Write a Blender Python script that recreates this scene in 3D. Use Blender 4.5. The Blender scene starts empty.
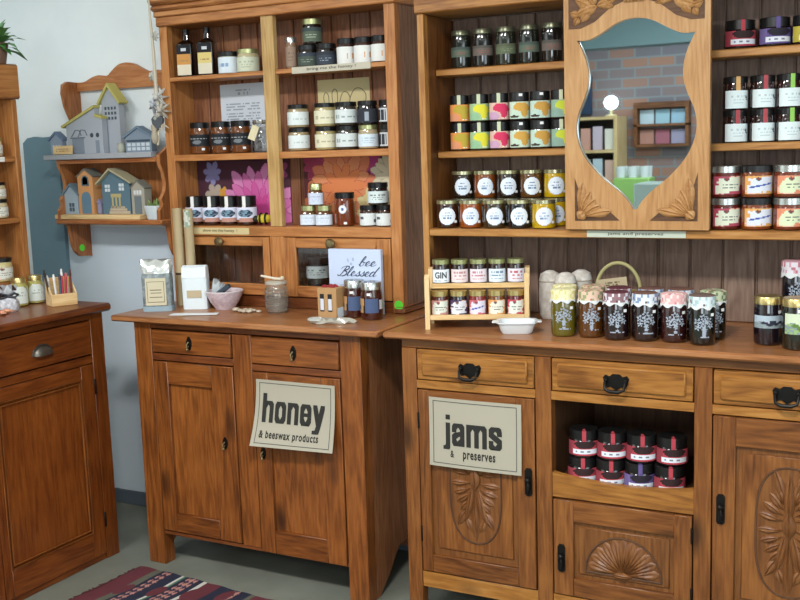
import bpy, bmesh, math, random
from math import sin, cos, pi, sqrt, atan2, radians
from mathutils import Vector, Matrix
random.seed(7)
S = bpy.context.scene
COL = S.collection

# ------------------------------------------------------------------ camera, world, lights, exposure
cam_data = bpy.data.cameras.new('camera'); cam = bpy.data.objects.new('camera', cam_data); COL.objects.link(cam)
CY, CP, CR = 0.494598, -0.144847, -0.033156          # yaw, pitch, roll
fw = Vector((-sin(CY)*cos(CP), cos(CY)*cos(CP), sin(CP))); rt = Vector((cos(CY), sin(CY), 0)); up = rt.cross(fw)
rt, up = cos(CR)*rt + sin(CR)*up, -sin(CR)*rt + cos(CR)*up
cam.matrix_world = Matrix(((rt.x, up.x, -fw.x, 2.23492), (rt.y, up.y, -fw.y, -2.75594), (rt.z, up.z, -fw.z, 1.44531), (0, 0, 0, 1)))
cam_data.sensor_fit = 'HORIZONTAL'; cam_data.sensor_width = 36; cam_data.lens = 36*1059.35/800
cam_data.clip_start = 0.05
S.camera = cam
S.view_settings.view_transform = 'Standard'; S.view_settings.look = 'None'
S.view_settings.gamma = 1; S.view_settings.use_curve_mapping = False
S.view_settings.exposure = 0.0

world = bpy.data.worlds.new('world'); S.world = world; world.use_nodes = True
bg = world.node_tree.nodes['Background']; bg.inputs[0].default_value = (0.75, 0.88, 1, 1); bg.inputs[1].default_value = 0.5

def area(name, loc, target, sx, sy, power, color):
    l = bpy.data.lights.new(name, 'AREA'); l.shape = 'RECTANGLE'; l.size = sx; l.size_y = sy; l.energy = power; l.color = color
    o = bpy.data.objects.new(name, l); COL.objects.link(o); o.location = loc
    o.rotation_euler = (Vector(target)-Vector(loc)).to_track_quat('-Z', 'Y').to_euler()
    return o
area('ceiling_lamp_and_fill', (1.6, -2.1, 2.68), (1.6, -2.1, 0), 0.5, 0.3, 88, (1, 0.97, 0.92))
area('ceiling_lamp_and_fill', (-0.3, -2.0, 2.68), (-0.3, -2.0, 0), 1.2, 0.4, 52, (0.96, 0.98, 1))  # added fill light, brightens the wall at upper left
area('window_fill_light', (4.43, -2.4, 1.65), (0, -2.4, 1.5), 2.4, 1.5, 34, (0.8, 0.92, 1))  # added cool fill from the right, set in an unseen window
area('window_fill_light', (3.1, -5.93, 1.65), (3.1, 0, 1.5), 2.0, 1.3, 60, (0.8, 0.92, 1))  # added cool fill from the rear, out of the mirror's view

area('ceiling_lamp_and_fill', (0.4, -4.7, 2.68), (0.4, -4.7, 0), 1.2, 0.4, 52, (0.94, 0.98, 1))  # added fill light, brightens the bricks reflected in the mirror

# ------------------------------------------------------------------ materials
def lin(h):
    h = h.lstrip('#'); r = []
    for i in (0, 2, 4):
        c = int(h[i:i+2], 16)/255; r.append(c/12.92 if c <= .04045 else ((c+.055)/1.055)**2.4)
    return (*r, 1)
MC = {}
def mat(h, rough=.5, metal=0, coat=0, trans=0, ior=1.45, spec=.5):
    k = (h, rough, metal, coat, trans, ior, spec)
    if k in MC: return MC[k]
    m = bpy.data.materials.new('m_%s_%d' % (h, len(MC))); m.use_nodes = True
    b = m.node_tree.nodes['Principled BSDF']
    b.inputs['Base Color'].default_value = lin(h); b.inputs['Roughness'].default_value = rough
    b.inputs['Metallic'].default_value = metal; b.inputs['Coat Weight'].default_value = coat
    b.inputs['Coat Roughness'].default_value = .06
    b.inputs['Transmission Weight'].default_value = trans; b.inputs['IOR'].default_value = ior
    b.inputs['Specular IOR Level'].default_value = spec
    MC[k] = m; return m
def paper(h): return mat(h, .75)
def jam(h): return mat(h, .08, 0, 1)
def noisy(name, c1, c2, scale, rough=.7, bump=.1, detail=6, mapscale=(1, 1, 1)):
    m = bpy.data.materials.new(name); m.use_nodes = True; t = m.node_tree; N = t.nodes; L = t.links
    b = N['Principled BSDF']; b.inputs['Roughness'].default_value = rough
    tc = N.new('ShaderNodeTexCoord'); mp = N.new('ShaderNodeMapping'); mp.inputs['Scale'].default_value = mapscale
    L.new(tc.outputs['Object'], mp.inputs[0])
    n = N.new('ShaderNodeTexNoise'); n.inputs['Scale'].default_value = scale; n.inputs['Detail'].default_value = detail; L.new(mp.outputs[0], n.inputs['Vector'])
    r = N.new('ShaderNodeValToRGB'); r.color_ramp.elements[0].color = lin(c1); r.color_ramp.elements[1].color = lin(c2)
    r.color_ramp.elements[0].position = .3; r.color_ramp.elements[1].position = .7
    L.new(n.outputs[0], r.inputs[0]); L.new(r.outputs[0], b.inputs['Base Color'])
    bp = N.new('ShaderNodeBump'); bp.inputs['Strength'].default_value = bump; bp.inputs['Distance'].default_value = .01
    L.new(n.outputs[0], bp.inputs['Height']); L.new(bp.outputs[0], b.inputs['Normal'])
    return m
WC = {}
def wood(kind, axis):
    """grained timber, grain running along the given axis"""
    if (kind, axis) in WC: return WC[(kind, axis)]
    dark, mid, light, rough, knots = WOODS[kind]
    m = bpy.data.materials.new('wood_%s_%s' % (kind, axis)); m.use_nodes = True; t = m.node_tree; N = t.nodes; L = t.links
    b = N['Principled BSDF']; b.inputs['Roughness'].default_value = rough; b.inputs['Specular IOR Level'].default_value = .4
    tc = N.new('ShaderNodeTexCoord'); geo = N.new('ShaderNodeNewGeometry')
    oi = N.new('ShaderNodeObjectInfo')
    add = N.new('ShaderNodeVectorMath'); add.operation = 'ADD'
    sc = N.new('ShaderNodeVectorMath'); sc.operation = 'SCALE'; sc.inputs[0].default_value = (7.3, 5.1, 9.7)
    L.new(geo.outputs['Random Per Island'], sc.inputs['Scale'])
    L.new(tc.outputs['Object'], add.inputs[0]); L.new(sc.outputs[0], add.inputs[1])
    mp = N.new('ShaderNodeMapping'); s = [1, 1, 1]; s['xyz'.index(axis)] = .09; mp.inputs['Scale'].default_value = s
    L.new(add.outputs[0], mp.inputs[0])
    n1 = N.new('ShaderNodeTexNoise'); n1.inputs['Scale'].default_value = 14; n1.inputs['Detail'].default_value = 3; n1.inputs['Distortion'].default_value = 1.2
    L.new(mp.outputs[0], n1.inputs['Vector'])
    mul = N.new('ShaderNodeMath'); mul.operation = 'MULTIPLY'; mul.inputs[1].default_value = 42
    L.new(n1.outputs[0], mul.inputs[0])
    sn = N.new('ShaderNodeMath'); sn.operation = 'SINE'; L.new(mul.outputs[0], sn.inputs[0])
    n2 = N.new('ShaderNodeTexNoise'); n2.inputs['Scale'].default_value = 130; n2.inputs['Detail'].default_value = 4; L.new(mp.outputs[0], n2.inputs['Vector'])
    n3 = N.new('ShaderNodeTexNoise'); n3.inputs['Scale'].default_value = 5; n3.inputs['Detail'].default_value = 3; L.new(add.outputs[0], n3.inputs['Vector'])
    def mix3(a, wa, c, wc):
        x = N.new('ShaderNodeMath'); x.operation = 'MULTIPLY_ADD'; L.new(a, x.inputs[0]); x.inputs[1].default_value = wa
        if c is None: x.inputs[2].default_value = wc
        else:
            y = N.new('ShaderNodeMath'); y.operation = 'MULTIPLY'; L.new(c, y.inputs[0]); y.inputs[1].default_value = wc; L.new(y.outputs[0], x.inputs[2])
        return x.outputs[0]
    v = mix3(sn.outputs[0], .065, n2.outputs[0], .5)
    v2 = mix3(n3.outputs[0], .42, None, .055)
    ad = N.new('ShaderNodeMath'); ad.operation = 'ADD'; L.new(v, ad.inputs[0]); L.new(v2, ad.inputs[1])
    rp = N.new('ShaderNodeMath'); rp.operation = 'MULTIPLY_ADD'; L.new(geo.outputs['Random Per Island'], rp.inputs[0]); rp.inputs[1].default_value = .14; rp.inputs[2].default_value = -.07
    a2 = N.new('ShaderNodeMath'); a2.operation = 'ADD'; L.new(ad.outputs[0], a2.inputs[0]); L.new(rp.outputs[0], a2.inputs[1])
    r = N.new('ShaderNodeValToRGB'); e = r.color_ramp.elements
    e[0].position = .28; e[0].color = lin(dark); e[1].position = .78; e[1].color = lin(light)
    x = e.new(.52); x.color = lin(mid)
    L.new(a2.outputs[0], r.inputs[0])
    col = r.outputs[0]
    if knots:
        vo = N.new('ShaderNodeTexVoronoi'); vo.inputs['Scale'].default_value = knots
        mp2 = N.new('ShaderNodeMapping'); s2 = [1, 1, 1]; s2['xyz'.index(axis)] = .45; mp2.inputs['Scale'].default_value = s2
        L.new(add.outputs[0], mp2.inputs[0]); L.new(mp2.outputs[0], vo.inputs['Vector'])
        kr = N.new('ShaderNodeMapRange'); kr.inputs[1].default_value = .07; kr.inputs[2].default_value = .21; kr.inputs[3].default_value = .85; kr.inputs[4].default_value = 0
        L.new(vo.outputs['Distance'], kr.inputs[0])
        mx = N.new('ShaderNodeMixRGB'); mx.inputs[2].default_value = lin('2e180c'); L.new(kr.outputs[0], mx.inputs[0]); L.new(col, mx.inputs[1]); col = mx.outputs[0]
    L.new(col, b.inputs['Base Color'])
    bp = N.new('ShaderNodeBump'); bp.inputs['Strength'].default_value = .12; bp.inputs['Distance'].default_value = .003
    L.new(n2.outputs[0], bp.inputs['Height']); L.new(bp.outputs[0], b.inputs['Normal'])
    WC[(kind, axis)] = m; return m
WOODS = {   # dark, mid, light, roughness, knot density; base woods darkened further for dim light below
    'hbase': ('42200e', '744019', '985a28', .36, 6),
    'hside': ('55301b', '80502f', '9a6842', .5, 3.0),
    'hrail': ('44200e', '683719', '844b24', .4, 0),
    'htop':  ('6e4024', '99643c', 'b27e52', .3, 0),
    'hutch': ('844c26', 'b07440', 'c48c58', .42, 6),
    'hpost': ('987240', 'b8945c', 'caaa78', .45, 0),
    'hboard':('5a321e', '845438', 'a06e4c', .5, 0),
    'jbase': ('482610', '764620', '945f2e', .33, 6),  # jhutch pine, darkened to carry the weaker light near the floor
    'jlite': ('6c4019', '98642c', 'b07c40', .33, 7),  # drawer and rail pine, darkened likewise for the light fall-off
    'jdark': ('4a2812', '704420', '88582c', .38, 4),
    'jhutch':('7c4c22', 'a8743c', 'bc8c54', .4, 7),
    'jdoor': ('8e6236', 'ae8050', 'c09666', .42, 0),
    'jpanel':('543018', '764a28', '8c5e36', .4, 0),
    'jboard':('5a443a', '7a6254', '927c6c', .5, 0),
    'lbase': ('4a200c', '703813', '884a1c', .3, 0),
    'lhut':  ('7c4a24', 'a46c3a', 'bc8650', .42, 5),
    'wshelf':('7c4422', 'a6693c', 'be8454', .42, 0),
    'pale':  ('c09a64', 'd8b884', 'e6cca0', .55, 0),
    'hside_lit': ('6a4a36', '947058', 'ac8a70', .5, 3),  # lifted side tone, stands in for light reaching the narrow gap
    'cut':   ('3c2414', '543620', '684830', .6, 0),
}
# ------------------------------------------------------------------ mesh builder
class MB:
    def __init__(s): s.v = []; s.f = []; s.fm = []; s.M = None; s.g = []
    def add(s, vs, fs, m=0):
        o = len(s.v); s.g.append((len(s.v), len(s.f)))
        for p in vs:
            p = Vector(p); s.v.append(s.M @ p if s.M is not None else p)
        for i, f in enumerate(fs):
            s.f.append([o+k for k in f]); s.fm.append(m[i] if isinstance(m, list) else m)
        return s
    def box(s, x0, x1, y0, y1, z0, z1, b=.0015, m=0):
        lo = (min(x0, x1), min(y0, y1), min(z0, z1)); hi = (max(x0, x1), max(y0, y1), max(z0, z1))
        b = min(b, .45*min(hi[i]-lo[i] for i in range(3)))
        if b <= 0:
            vs = [((lo, hi)[i][0], (lo, hi)[j][1], (lo, hi)[k][2]) for i in (0, 1) for j in (0, 1) for k in (0, 1)]
            return s.add(vs, [(0, 1, 3, 2), (4, 6, 7, 5), (0, 4, 5, 1), (2, 3, 7, 6), (0, 2, 6, 4), (1, 5, 7, 3)], m)
        vs = []; ix = {}
        for sx in (0, 1):
            for sy in (0, 1):
                for sz in (0, 1):
                    sg = (sx, sy, sz)
                    for k in range(3):
                        p = [((lo[a] if sg[a] == 0 else hi[a]) if a == k else (lo[a]+b if sg[a] == 0 else hi[a]-b)) for a in range(3)]
                        ix[(sg, k)] = len(vs); vs.append(p)
        fs = []
        for k in range(3):
            a, c = [q for q in range(3) if q != k]
            for g in (0, 1):
                l = []
                for (p, q) in ((0, 0), (1, 0), (1, 1), (0, 1)):
                    sg = [0, 0, 0]; sg[k] = g; sg[a] = p; sg[c] = q; l.append(ix[(tuple(sg), k)])
                fs.append(l)
        for a in range(3):
            k, l = [q for q in range(3) if q != a]
            for gk in (0, 1):
                for gl in (0, 1):
                    s0 = [0, 0, 0]; s0[k] = gk; s0[l] = gl; s1 = list(s0); s1[a] = 1
                    s0 = tuple(s0); s1 = tuple(s1)
                    fs.append([ix[(s0, k)], ix[(s1, k)], ix[(s1, l)], ix[(s0, l)]])
        for sx in (0, 1):
            for sy in (0, 1):
                for sz in (0, 1): fs.append([ix[((sx, sy, sz), k)] for k in range(3)])
        return s.add(vs, fs, m)
    def lathe(s, x, y, z, prof, n=24, m=0, sq=2.0, sx=1, sy=1):
        vs = []; fs = []; rows = []
        for (r, h) in prof:
            if r <= 1e-6: rows.append([len(vs)]); vs.append((x, y, z+h)); continue
            row = []
            for i in range(n):
                a = 2*pi*i/n; c, d = cos(a), sin(a)
                k = (abs(c)**sq+abs(d)**sq)**(-1/sq)
                row.append(len(vs)); vs.append((x+r*k*c*sx, y+r*k*d*sy, z+h))
            rows.append(row)
        for A, B in zip(rows, rows[1:]):
            for i in range(n):
                j = (i+1) % n
                if len(A) == 1 and len(B) == 1: break
                if len(A) == 1: fs.append([A[0], B[j], B[i]])
                elif len(B) == 1: fs.append([A[i], A[j], B[0]])
                else: fs.append([A[i], A[j], B[j], B[i]])
        return s.add(vs, fs, m)
    def ball(s, x, y, z, r, m=0, n=12, sx=1, sy=1, sz=1):
        return s.lathe(x, y, z, [(r*sin(pi*i/8), -r*cos(pi*i/8)*sz) if 0 < i < 8 else (0, (-r if i == 0 else r)*sz) for i in range(9)], n, m, 2, sx, sy)
    def tube(s, pts, r, n=8, m=0, closed=False):
        pts = [Vector(p) for p in pts]; k = len(pts); vs = []; fs = []
        R = r if isinstance(r, (list, tuple)) else [r]*k
        nrm = None
        for i, p in enumerate(pts):
            t = (pts[(i+1) % k]-pts[i-1]) if closed else (pts[min(i+1, k-1)]-pts[max(i-1, 0)])
            t.normalize()
            if nrm is None:
                nrm = t.orthogonal().normalized()
            nrm = (nrm-t*nrm.dot(t)).normalized(); bn = t.cross(nrm)
            for j in range(n):
                a = 2*pi*j/n; vs.append(p+(nrm*cos(a)+bn*sin(a))*R[i])
        for i in range(k if closed else k-1):
            for j in range(n):
                a, b = i*n+j, i*n+(j+1) % n; i2 = (i+1) % k
                fs.append([a, b, i2*n+(j+1) % n, i2*n+j])
        if not closed:
            fs.append(list(range(n))[::-1]); fs.append([(k-1)*n+j for j in range(n)])
        return s.add(vs, fs, m)
    def prism(s, poly, axis, d0, d1, m=0):
        n = len(poly)
        def P(a, b, d): return (d, a, b) if axis == 'x' else ((a, d, b) if axis == 'y' else (a, b, d))
        vs = [P(a, b, d0) for a, b in poly]+[P(a, b, d1) for a, b in poly]
        fs = [list(range(n))[::-1], [n+i for i in range(n)]]+[[i, (i+1) % n, n+(i+1) % n, n+i] for i in range(n)]
        return s.add(vs, fs, m)
    def holed(s, outer, inner, y0, y1, m=0):
        """board in the xz plane with a hole, between y0 (front) and y1"""
        bm = bmesh.new()
        def loop(pl):
            vs = [bm.verts.new((a, 0, b)) for a, b in pl]
            return vs, [bm.edges.new((vs[i], vs[(i+1) % len(vs)])) for i in range(len(vs))]
        vo, eo = loop(outer); vi, ei = loop(inner)
        bmesh.ops.triangle_fill(bm, edges=eo+ei, use_beauty=True, use_dissolve=False)
        bm.verts.index_update()
        tri = [[v.index for v in f.verts] for f in bm.faces]
        base = [tuple(v.co) for v in bm.verts]; bm.free()
        k = len(base)
        vs = [(p[0], y0, p[2]) for p in base]+[(p[0], y1, p[2]) for p in base]
        fs = [t for t in tri]+[[k+q for q in t] for t in tri]
        no = len(outer)
        fs += [[i, (i+1) % no, k+(i+1) % no, k+i] for i in range(no)]
        ni = len(inner)
        fs += [[no+i, no+(i+1) % ni, k+no+(i+1) % ni, k+no+i] for i in range(ni)]
        return s.add(vs, fs, m)
    def sheet(s, fn, nu, nv, cell=None, thick=None):
        """surface fn(u,v)->point; cell(u,v)->material slot (None leaves a gap)"""
        vs = [fn(i/nu, j/nv) for j in range(nv+1) for i in range(nu+1)]
        fs = []; ms = []
        for j in range(nv):
            for i in range(nu):
                c = cell((i+.5)/nu, (j+.5)/nv) if cell else 0
                if c is None: continue
                a = j*(nu+1)+i; fs.append([a, a+1, a+nu+2, a+nu+1]); ms.append(c)
        return s.add(vs, fs, ms)
    def petal(s, cx, cz, ang, L, W, y0, D, m=0, n=8, k=6, sharp=.8):
        """raised leaf on the xz plane facing -y, root at (cx,cz), pointing along ang"""
        ca, sa = cos(ang), sin(ang); vs = []; fs = []
        for i in range(n+1):
            t = i/n; w = W*sin(pi*t**sharp)
            for j in range(k+1):
                q = -1+2*j/k; x = t*L; zz = q*w
                ridge = (1-q*q)**.5*sin(pi*min(1, .08+t*.92))*D - (D*.45*max(0, 1-abs(q)*3) if 0 < t < .9 else 0)
                vs.append((cx+x*ca-zz*sa, y0-ridge, cz+x*sa+zz*ca))
        for i in range(n):
            for j in range(k):
                a = i*(k+1)+j; fs.append([a, a+1, a+k+2, a+k+1])
        return s.add(vs, fs, m)
    def split(s, name, mats, parent=None, local=False):
        """every added piece becomes an object of its own"""
        out = []; g = s.g+[(len(s.v), len(s.f))]
        for (a, b), (c, d) in zip(g, g[1:]):
            q = MB(); q.v = s.v[a:c]; q.f = [[i-a for i in f] for f in s.f[b:d]]; q.fm = s.fm[b:d]; out.append(q.build(name, mats, parent, local))
        return out
    def build(s, name, mats, parent=None, local=False, tw=None):
        off = Vector((0, 0, 0))
        if parent is not None and not local:
            p = parent
            while p is not None: off += p.location; p = p.parent
        bm = bmesh.new()
        vv = [bm.verts.new(p-off) for p in s.v]
        for f, m in zip(s.f, s.fm):
            try: q = bm.faces.new([vv[i] for i in f]); q.material_index = m; q.smooth = True
            except ValueError: pass
        bmesh.ops.recalc_face_normals(bm, faces=bm.faces)
        me = bpy.data.meshes.new(name); bm.to_mesh(me); bm.free()
        me.set_sharp_from_angle(angle=radians(38))
        for m in (mats if isinstance(mats, (list, tuple)) else [mats]): me.materials.append(m)
        o = bpy.data.objects.new(name, me); COL.objects.link(o)
        if parent is not None: o.parent = parent
        return o
def thing(name, label, cat, loc=(0, 0, 0), rz=0, group=None):
    o = bpy.data.objects.new(name, None); COL.objects.link(o); o.location = loc; o.rotation_euler = (0, 0, rz); o.empty_display_size = .05
    return tag(o, label, cat, group)
def tag(o, label, cat, group=None, kind=None):
    o['label'] = label; o['category'] = cat
    if group: o['group'] = group
    if kind: o['kind'] = kind
    return o
def struct(o):
    o['kind'] = 'structure'; return o
def dup(root, loc, rz, label, group=None):
    r = root.copy(); COL.objects.link(r); r.location = loc; r.rotation_euler = (0, 0, rz); r['label'] = label
    if group: r['group'] = group
    for ch in list(root.children):
        c = ch.copy(); COL.objects.link(c); c.parent = r
        for g in ch.children:
            d = g.copy(); COL.objects.link(d); d.parent = c
    return r
TC = {}
def text_geo(s, bold=0., shear=0., space=1.0):
    k = (s, bold, shear, space)
    if k in TC: return TC[k]
    cu = bpy.data.curves.new('lettering', 'FONT'); cu.body = s; cu.size = 1; cu.offset = bold; cu.shear = shear; cu.space_character = space; cu.resolution_u = 4; cu.fill_mode = 'FRONT'
    o = bpy.data.objects.new('lettering', cu); COL.objects.link(o)
    dg = bpy.context.evaluated_depsgraph_get(); ev = o.evaluated_get(dg); me = ev.to_mesh()
    vs = [tuple(v.co) for v in me.vertices]; fs = [list(p.vertices) for p in me.polygons]
    ev.to_mesh_clear(); bpy.data.objects.remove(o); bpy.data.curves.remove(cu)
    xs = [v[0] for v in vs]; ys = [v[1] for v in vs]
    x0, x1, y0, y1 = min(xs), max(xs), min(ys), max(ys)
    TC[k] = ([((v[0]-x0)/(x1-x0), (v[1]-y0)/(y1-y0)) for v in vs], fs); return TC[k]
def letter(mb, s, fn, u0, u1, v0, v1, m=0, bold=0., shear=0., space=1.0, warp=None):
    """writes s into the box u0..u1, v0..v1 of the surface fn(u,v)"""
    vs, fs = text_geo(s, bold, shear, space)
    def wp(b):
        if not warp: return b
        for (a0, b0), (a1, b1) in zip(warp, warp[1:]):
            if b <= a1: return b0+(b1-b0)*(b-a0)/(a1-a0)
        return b
    mb.add([fn(u0+(u1-u0)*a, v0+(v1-v0)*wp(b)) for a, b in vs], fs, m)
PEN = {'h': ([[(0, 1.42), (0, 0)], [(0, .8), (.12, 1), (.38, 1), (.5, .85), (.5, 0)]], .5), 'o': ([[(0, .2), (.12, 0), (.38, 0), (.5, .2), (.5, .8), (.38, 1), (.12, 1), (0, .8), (0, .2)]], .5),
       'n': ([[(0, 1), (0, 0)], [(0, .8), (.12, 1), (.38, 1), (.5, .85), (.5, 0)]], .5), 'e': ([[(.5, .3), (.5, .2), (.38, 0), (.12, 0), (0, .2), (0, .8), (.12, 1), (.38, 1), (.5, .8), (.5, .5), (0, .5)]], .5),
       'y': ([[(0, 1), (.25, .0)], [(.52, 1), (.25, -.1), (.16, -.38), (-.02, -.4)]], .52), 'j': ([[(0, 1), (0, -.12), (-.06, -.22), (-.16, -.22)], [(0, 1.36), (0, 1.42)]], 0),
       'a': ([[(0, .72), (.02, .88), (.12, 1), (.38, 1), (.5, .85), (.5, 0)], [(.5, .58), (.15, .5), (0, .38), (0, .15), (.1, 0), (.28, .0), (.5, .2)]], .5), 'm': ([[(0, 1), (0, 0)], [(0, .8), (.12, 1), (.36, 1), (.48, .85), (.48, 0)], [(.48, .8), (.6, 1), (.84, 1), (.96, .85), (.96, 0)]], .96),
       's': ([[(.5, .72), (.46, .92), (.34, 1), (.14, 1), (0, .86), (0, .68), (.5, .34), (.5, .14), (.38, 0), (.12, 0), (0, .1), (0, .28)]], .5)}
def poster(mb, s, fn, u0, u1, v0, v1, px=.275, py=.165, gap=.11):
    """heavy condensed poster lettering drawn with a rectangular pen; v0 baseline, v1 x-height"""
    X = 0; segs = []
    for ch in s:
        ps, w = PEN[ch]
        for p in ps: segs += [((X+a, b), (X+c, d)) for (a, b), (c, d) in zip(p, p[1:])]
        X += w+px+gap
    xa = min(min(a[0], b[0]) for a, b in segs)-px/2; xb = max(max(a[0], b[0]) for a, b in segs)+px/2
    q = lambda x, y: fn(u0+(u1-u0)*(x-xa)/(xb-xa), v0+(v1-v0)*(y*(1-py)+py/2))
    hx, hy = px/2, py/2/(1-py)
    for (a, b), (c, d) in segs:
        if a > c or (a == c and b > d): a, b, c, d = c, d, a, b
        if abs(a-c) < 1e-9: poly = [(a-hx, b-hy), (a+hx, b-hy), (c+hx, d+hy), (c-hx, d+hy)]
        elif d >= b: poly = [(a-hx, b-hy), (a+hx, b-hy), (c+hx, d-hy), (c+hx, d+hy), (c-hx, d+hy), (a-hx, b+hy)]
        else: poly = [(a-hx, b-hy), (c-hx, d-hy), (c+hx, d-hy), (c+hx, d+hy), (a+hx, b+hy), (a-hx, b+hy)]
        mb.add([q(x, y) for x, y in poly], [list(range(len(poly)))])
def hsh(*a):
    x = sin(sum(v*k for v, k in zip(a, (12.9898, 78.233, 37.719))))*43758.5453
    return x-math.floor(x)
ORD = ['first', 'second', 'third', 'fourth', 'fifth', 'sixth', 'seventh', 'eighth', 'ninth']
# ------------------------------------------------------------------ the room
YW = .46
plaster = noisy('plaster', 'e0e9ea', 'e8efef', 6, .8, .04)
struct(MB().box(-1.45, 4.6, YW, YW+.12, -.05, 2.8, 0).build('wall_back', plaster))
struct(MB().box(-1.47, -1.35, -6.1, YW, -.05, 2.8, 0).build('wall_left', plaster))
w = MB(); w.box(4.5, 4.62, -6.1, -3.6, -.05, 2.8, 0); w.box(4.5, 4.62, -1.2, YW, -.05, 2.8, 0); w.box(4.5, 4.62, -3.6, -1.2, -.05, .9, 0); w.box(4.5, 4.62, -3.6, -1.2, 2.4, 2.8, 0)
struct(w.build('wall_right', plaster))
brick = bpy.data.materials.new('painted_brick'); brick.use_nodes = True
t = brick.node_tree; bt = t.nodes.new('ShaderNodeTexBrick'); tc = t.nodes.new('ShaderNodeTexCoord'); mp = t.nodes.new('ShaderNodeMapping')
mp.inputs['Rotation'].default_value = (pi/2, 0, 0)
bt.inputs['Color1'].default_value = lin('7c7880'); bt.inputs['Color2'].default_value = lin('b0806a'); bt.inputs['Mortar'].default_value = lin('8e9294')
bt.inputs['Scale'].default_value = 1; bt.inputs['Brick Width'].default_value = .23; bt.inputs['Row Height'].default_value = .085; bt.inputs['Mortar Size'].default_value = .008; bt.inputs['Bias'].default_value = .05
t.links.new(tc.outputs['Object'], mp.inputs[0]); t.links.new(mp.outputs[0], bt.inputs['Vector']); t.links.new(bt.outputs[0], t.nodes['Principled BSDF'].inputs['Base Color']); t.nodes['Principled BSDF'].inputs['Roughness'].default_value = .8
w = MB(); w.box(-1.45, 2.0, -6.12, -6, -.05, 2.8, 0); w.box(4.2, 4.6, -6.12, -6, -.05, 2.8, 0); w.box(2.0, 4.2, -6.12, -6, -.05, .95, 0); w.box(2.0, 4.2, -6.12, -6, 2.35, 2.8, 0)
struct(w.build('wall_rear', brick))
struct(MB().box(-1.34, 1.99, -6, -5.95, 2.22, 2.78, .004).build('trim_1', mat('7f9698', .7)))
struct(MB().box(-1.45, 4.6, -6.1, .58, -.12, 0, 0).build('floor', noisy('concrete_floor', '676a60', '787b70', 5, .55, .05)))
struct(MB().box(-1.45, 4.6, -6.1, .58, 2.72, 2.82, 0).build('ceiling', mat('e6e6e2', .8)))
struct(MB().box(-1.34, 2.6, YW-.014, YW, 0, .058, .003).build('baseboard_back', mat('55606a', .6)))
def win(n, horiz, a0, a1, z0, z1, d):
    f = MB()
    for (p0, p1, q0, q1) in ((a0, a1, z0, z0+.05), (a0, a1, z1-.05, z1), (a0, a0+.05, z0+.05, z1-.05), (a1-.05, a1, z0+.05, z1-.05), ((a0+a1)/2-.02, (a0+a1)/2+.02, z0+.05, z1-.05)):
        if horiz: f.box(p0, p1, d, d-.05, q0, q1)
        else: f.box(d, d+.05, p0, p1, q0, q1)
    return struct(f.build(n, mat('e8e8e4', .5)))
win('added_window_1', True, 2.0, 4.2, .95, 2.35, -6.02); win('added_window_2', False, -3.6, -1.2, .9, 2.4, 4.52)  # unseen windows, added to frame the fill lights

def boards(mb, x0, x1, y0, y1, z0, z1, n, gap=.004):
    w = (x1-x0)/n
    for i in range(n): mb.box(x0+i*w+gap/2, x0+(i+1)*w-gap/2, y0, y1, z0, z1, .003)
    mb.box(x0, x1, (y0+y1)/2+.001, y1, z0, z1, 0)

brass = mat('8a7a58', .38, .9); iron = mat('1e1d1c', .45, .7); cupm = mat('6b675e', .4, .85); glass = mat('ffffff', .02, 0, 0, 1, 1.45)
def keyhole(par, x, y, z, s=1.):
    k = MB(); k.prism([(x+.011*s*cos(a)*(1 if abs(sin(a)) < .5 else .8), z+.024*s*sin(a)) for a in [2*pi*i/16 for i in range(16)]], 'y', y-.003, y)
    o = k.build('key_plate', iron, par)
    d = MB(); d.tube([(x, y-.004, z+.006*s), (x-.004, y-.01, z-.004*s), (x, y-.012, z-.018*s), (x+.004, y-.01, z-.006*s)], .0026, 6); d.ball(x, y-.012, z-.02*s, .005, 0, 8)
    d.build('drop_ring', brass, o)
def doorpanel(par, name, x0, x1, z0, z1, px0, px1, pz0, pz1, kind, y=0., th=.022, pk=None, depth=.012):
    pk = pk or kind
    d = MB(); d.box(x0, px0, y, y+th, z0, z1, .002); d.box(px1, x1, y, y+th, z0, z1, .002)
    d.box(px0-.0005, px1+.0005, y+.0002, y+th, z0, pz0, .002, 1); d.box(px0-.0005, px1+.0005, y+.0002, y+th, pz1, z1, .002, 1)
    fr = d.build(name, [wood(kind, 'z'), wood(kind, 'x')], par)
    p = MB(); p.box(px0, px1, y+depth, y+th-.001, pz0, pz1, 0); p.build('panel', wood(pk, 'z'), fr)
    return fr
# ------------------------------------------------------------------ honey dresser: base
HB = thing('dresser_base', 'low worn pine dresser base with two drawers and two doors, wearing the honey sign', 'cabinet', (.15, .2, 0))
b = MB()
b.box(-.3045, -.23, 0, .05, 0, .87); b.box(.53, .604, 0, .05, 0, .87)
b.box(.115, .19, .001, .03, .125, .85)
b.box(-.3045, -.23, .38, .44, 0, .87)
b.split('post', wood('hbase', 'z'), HB)
b = MB(); b.box(-.23, .53, .002, .03, .852, .873); b.box(-.23, .115, .001, .03, .742, .766); b.box(.19, .53, .001, .03, .733, .755); b.box(-.23, .53, .004, .03, .112, .126)
b.split('front_rail', wood('hrail', 'x'), HB)
b = MB(); b.prism([(.05, 0), (.05, .87), (.44, .87), (.44, 0), (.36, 0), (.33, .06), (.27, .13), (.21, .125), (.175, .095), (.14, .055), (.1, .025), (.07, 0)], 'x', .582, .6035)
b.build('side_panel', wood('hside', 'z'), HB)
b = MB(); b.prism([(.05, 0), (.05, .87), (.38, .87), (.38, .13), (.2, .13), (.08, .02)], 'x', -.303, -.28); b.build('side_panel', wood('hside', 'z'), HB)
b = MB(); b.box(-.28, .58, .03, .43, .13, .15); b.box(-.28, .58, .425, .44, .15, .87); b.build('carcass', wood('hside', 'x'), HB)
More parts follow.
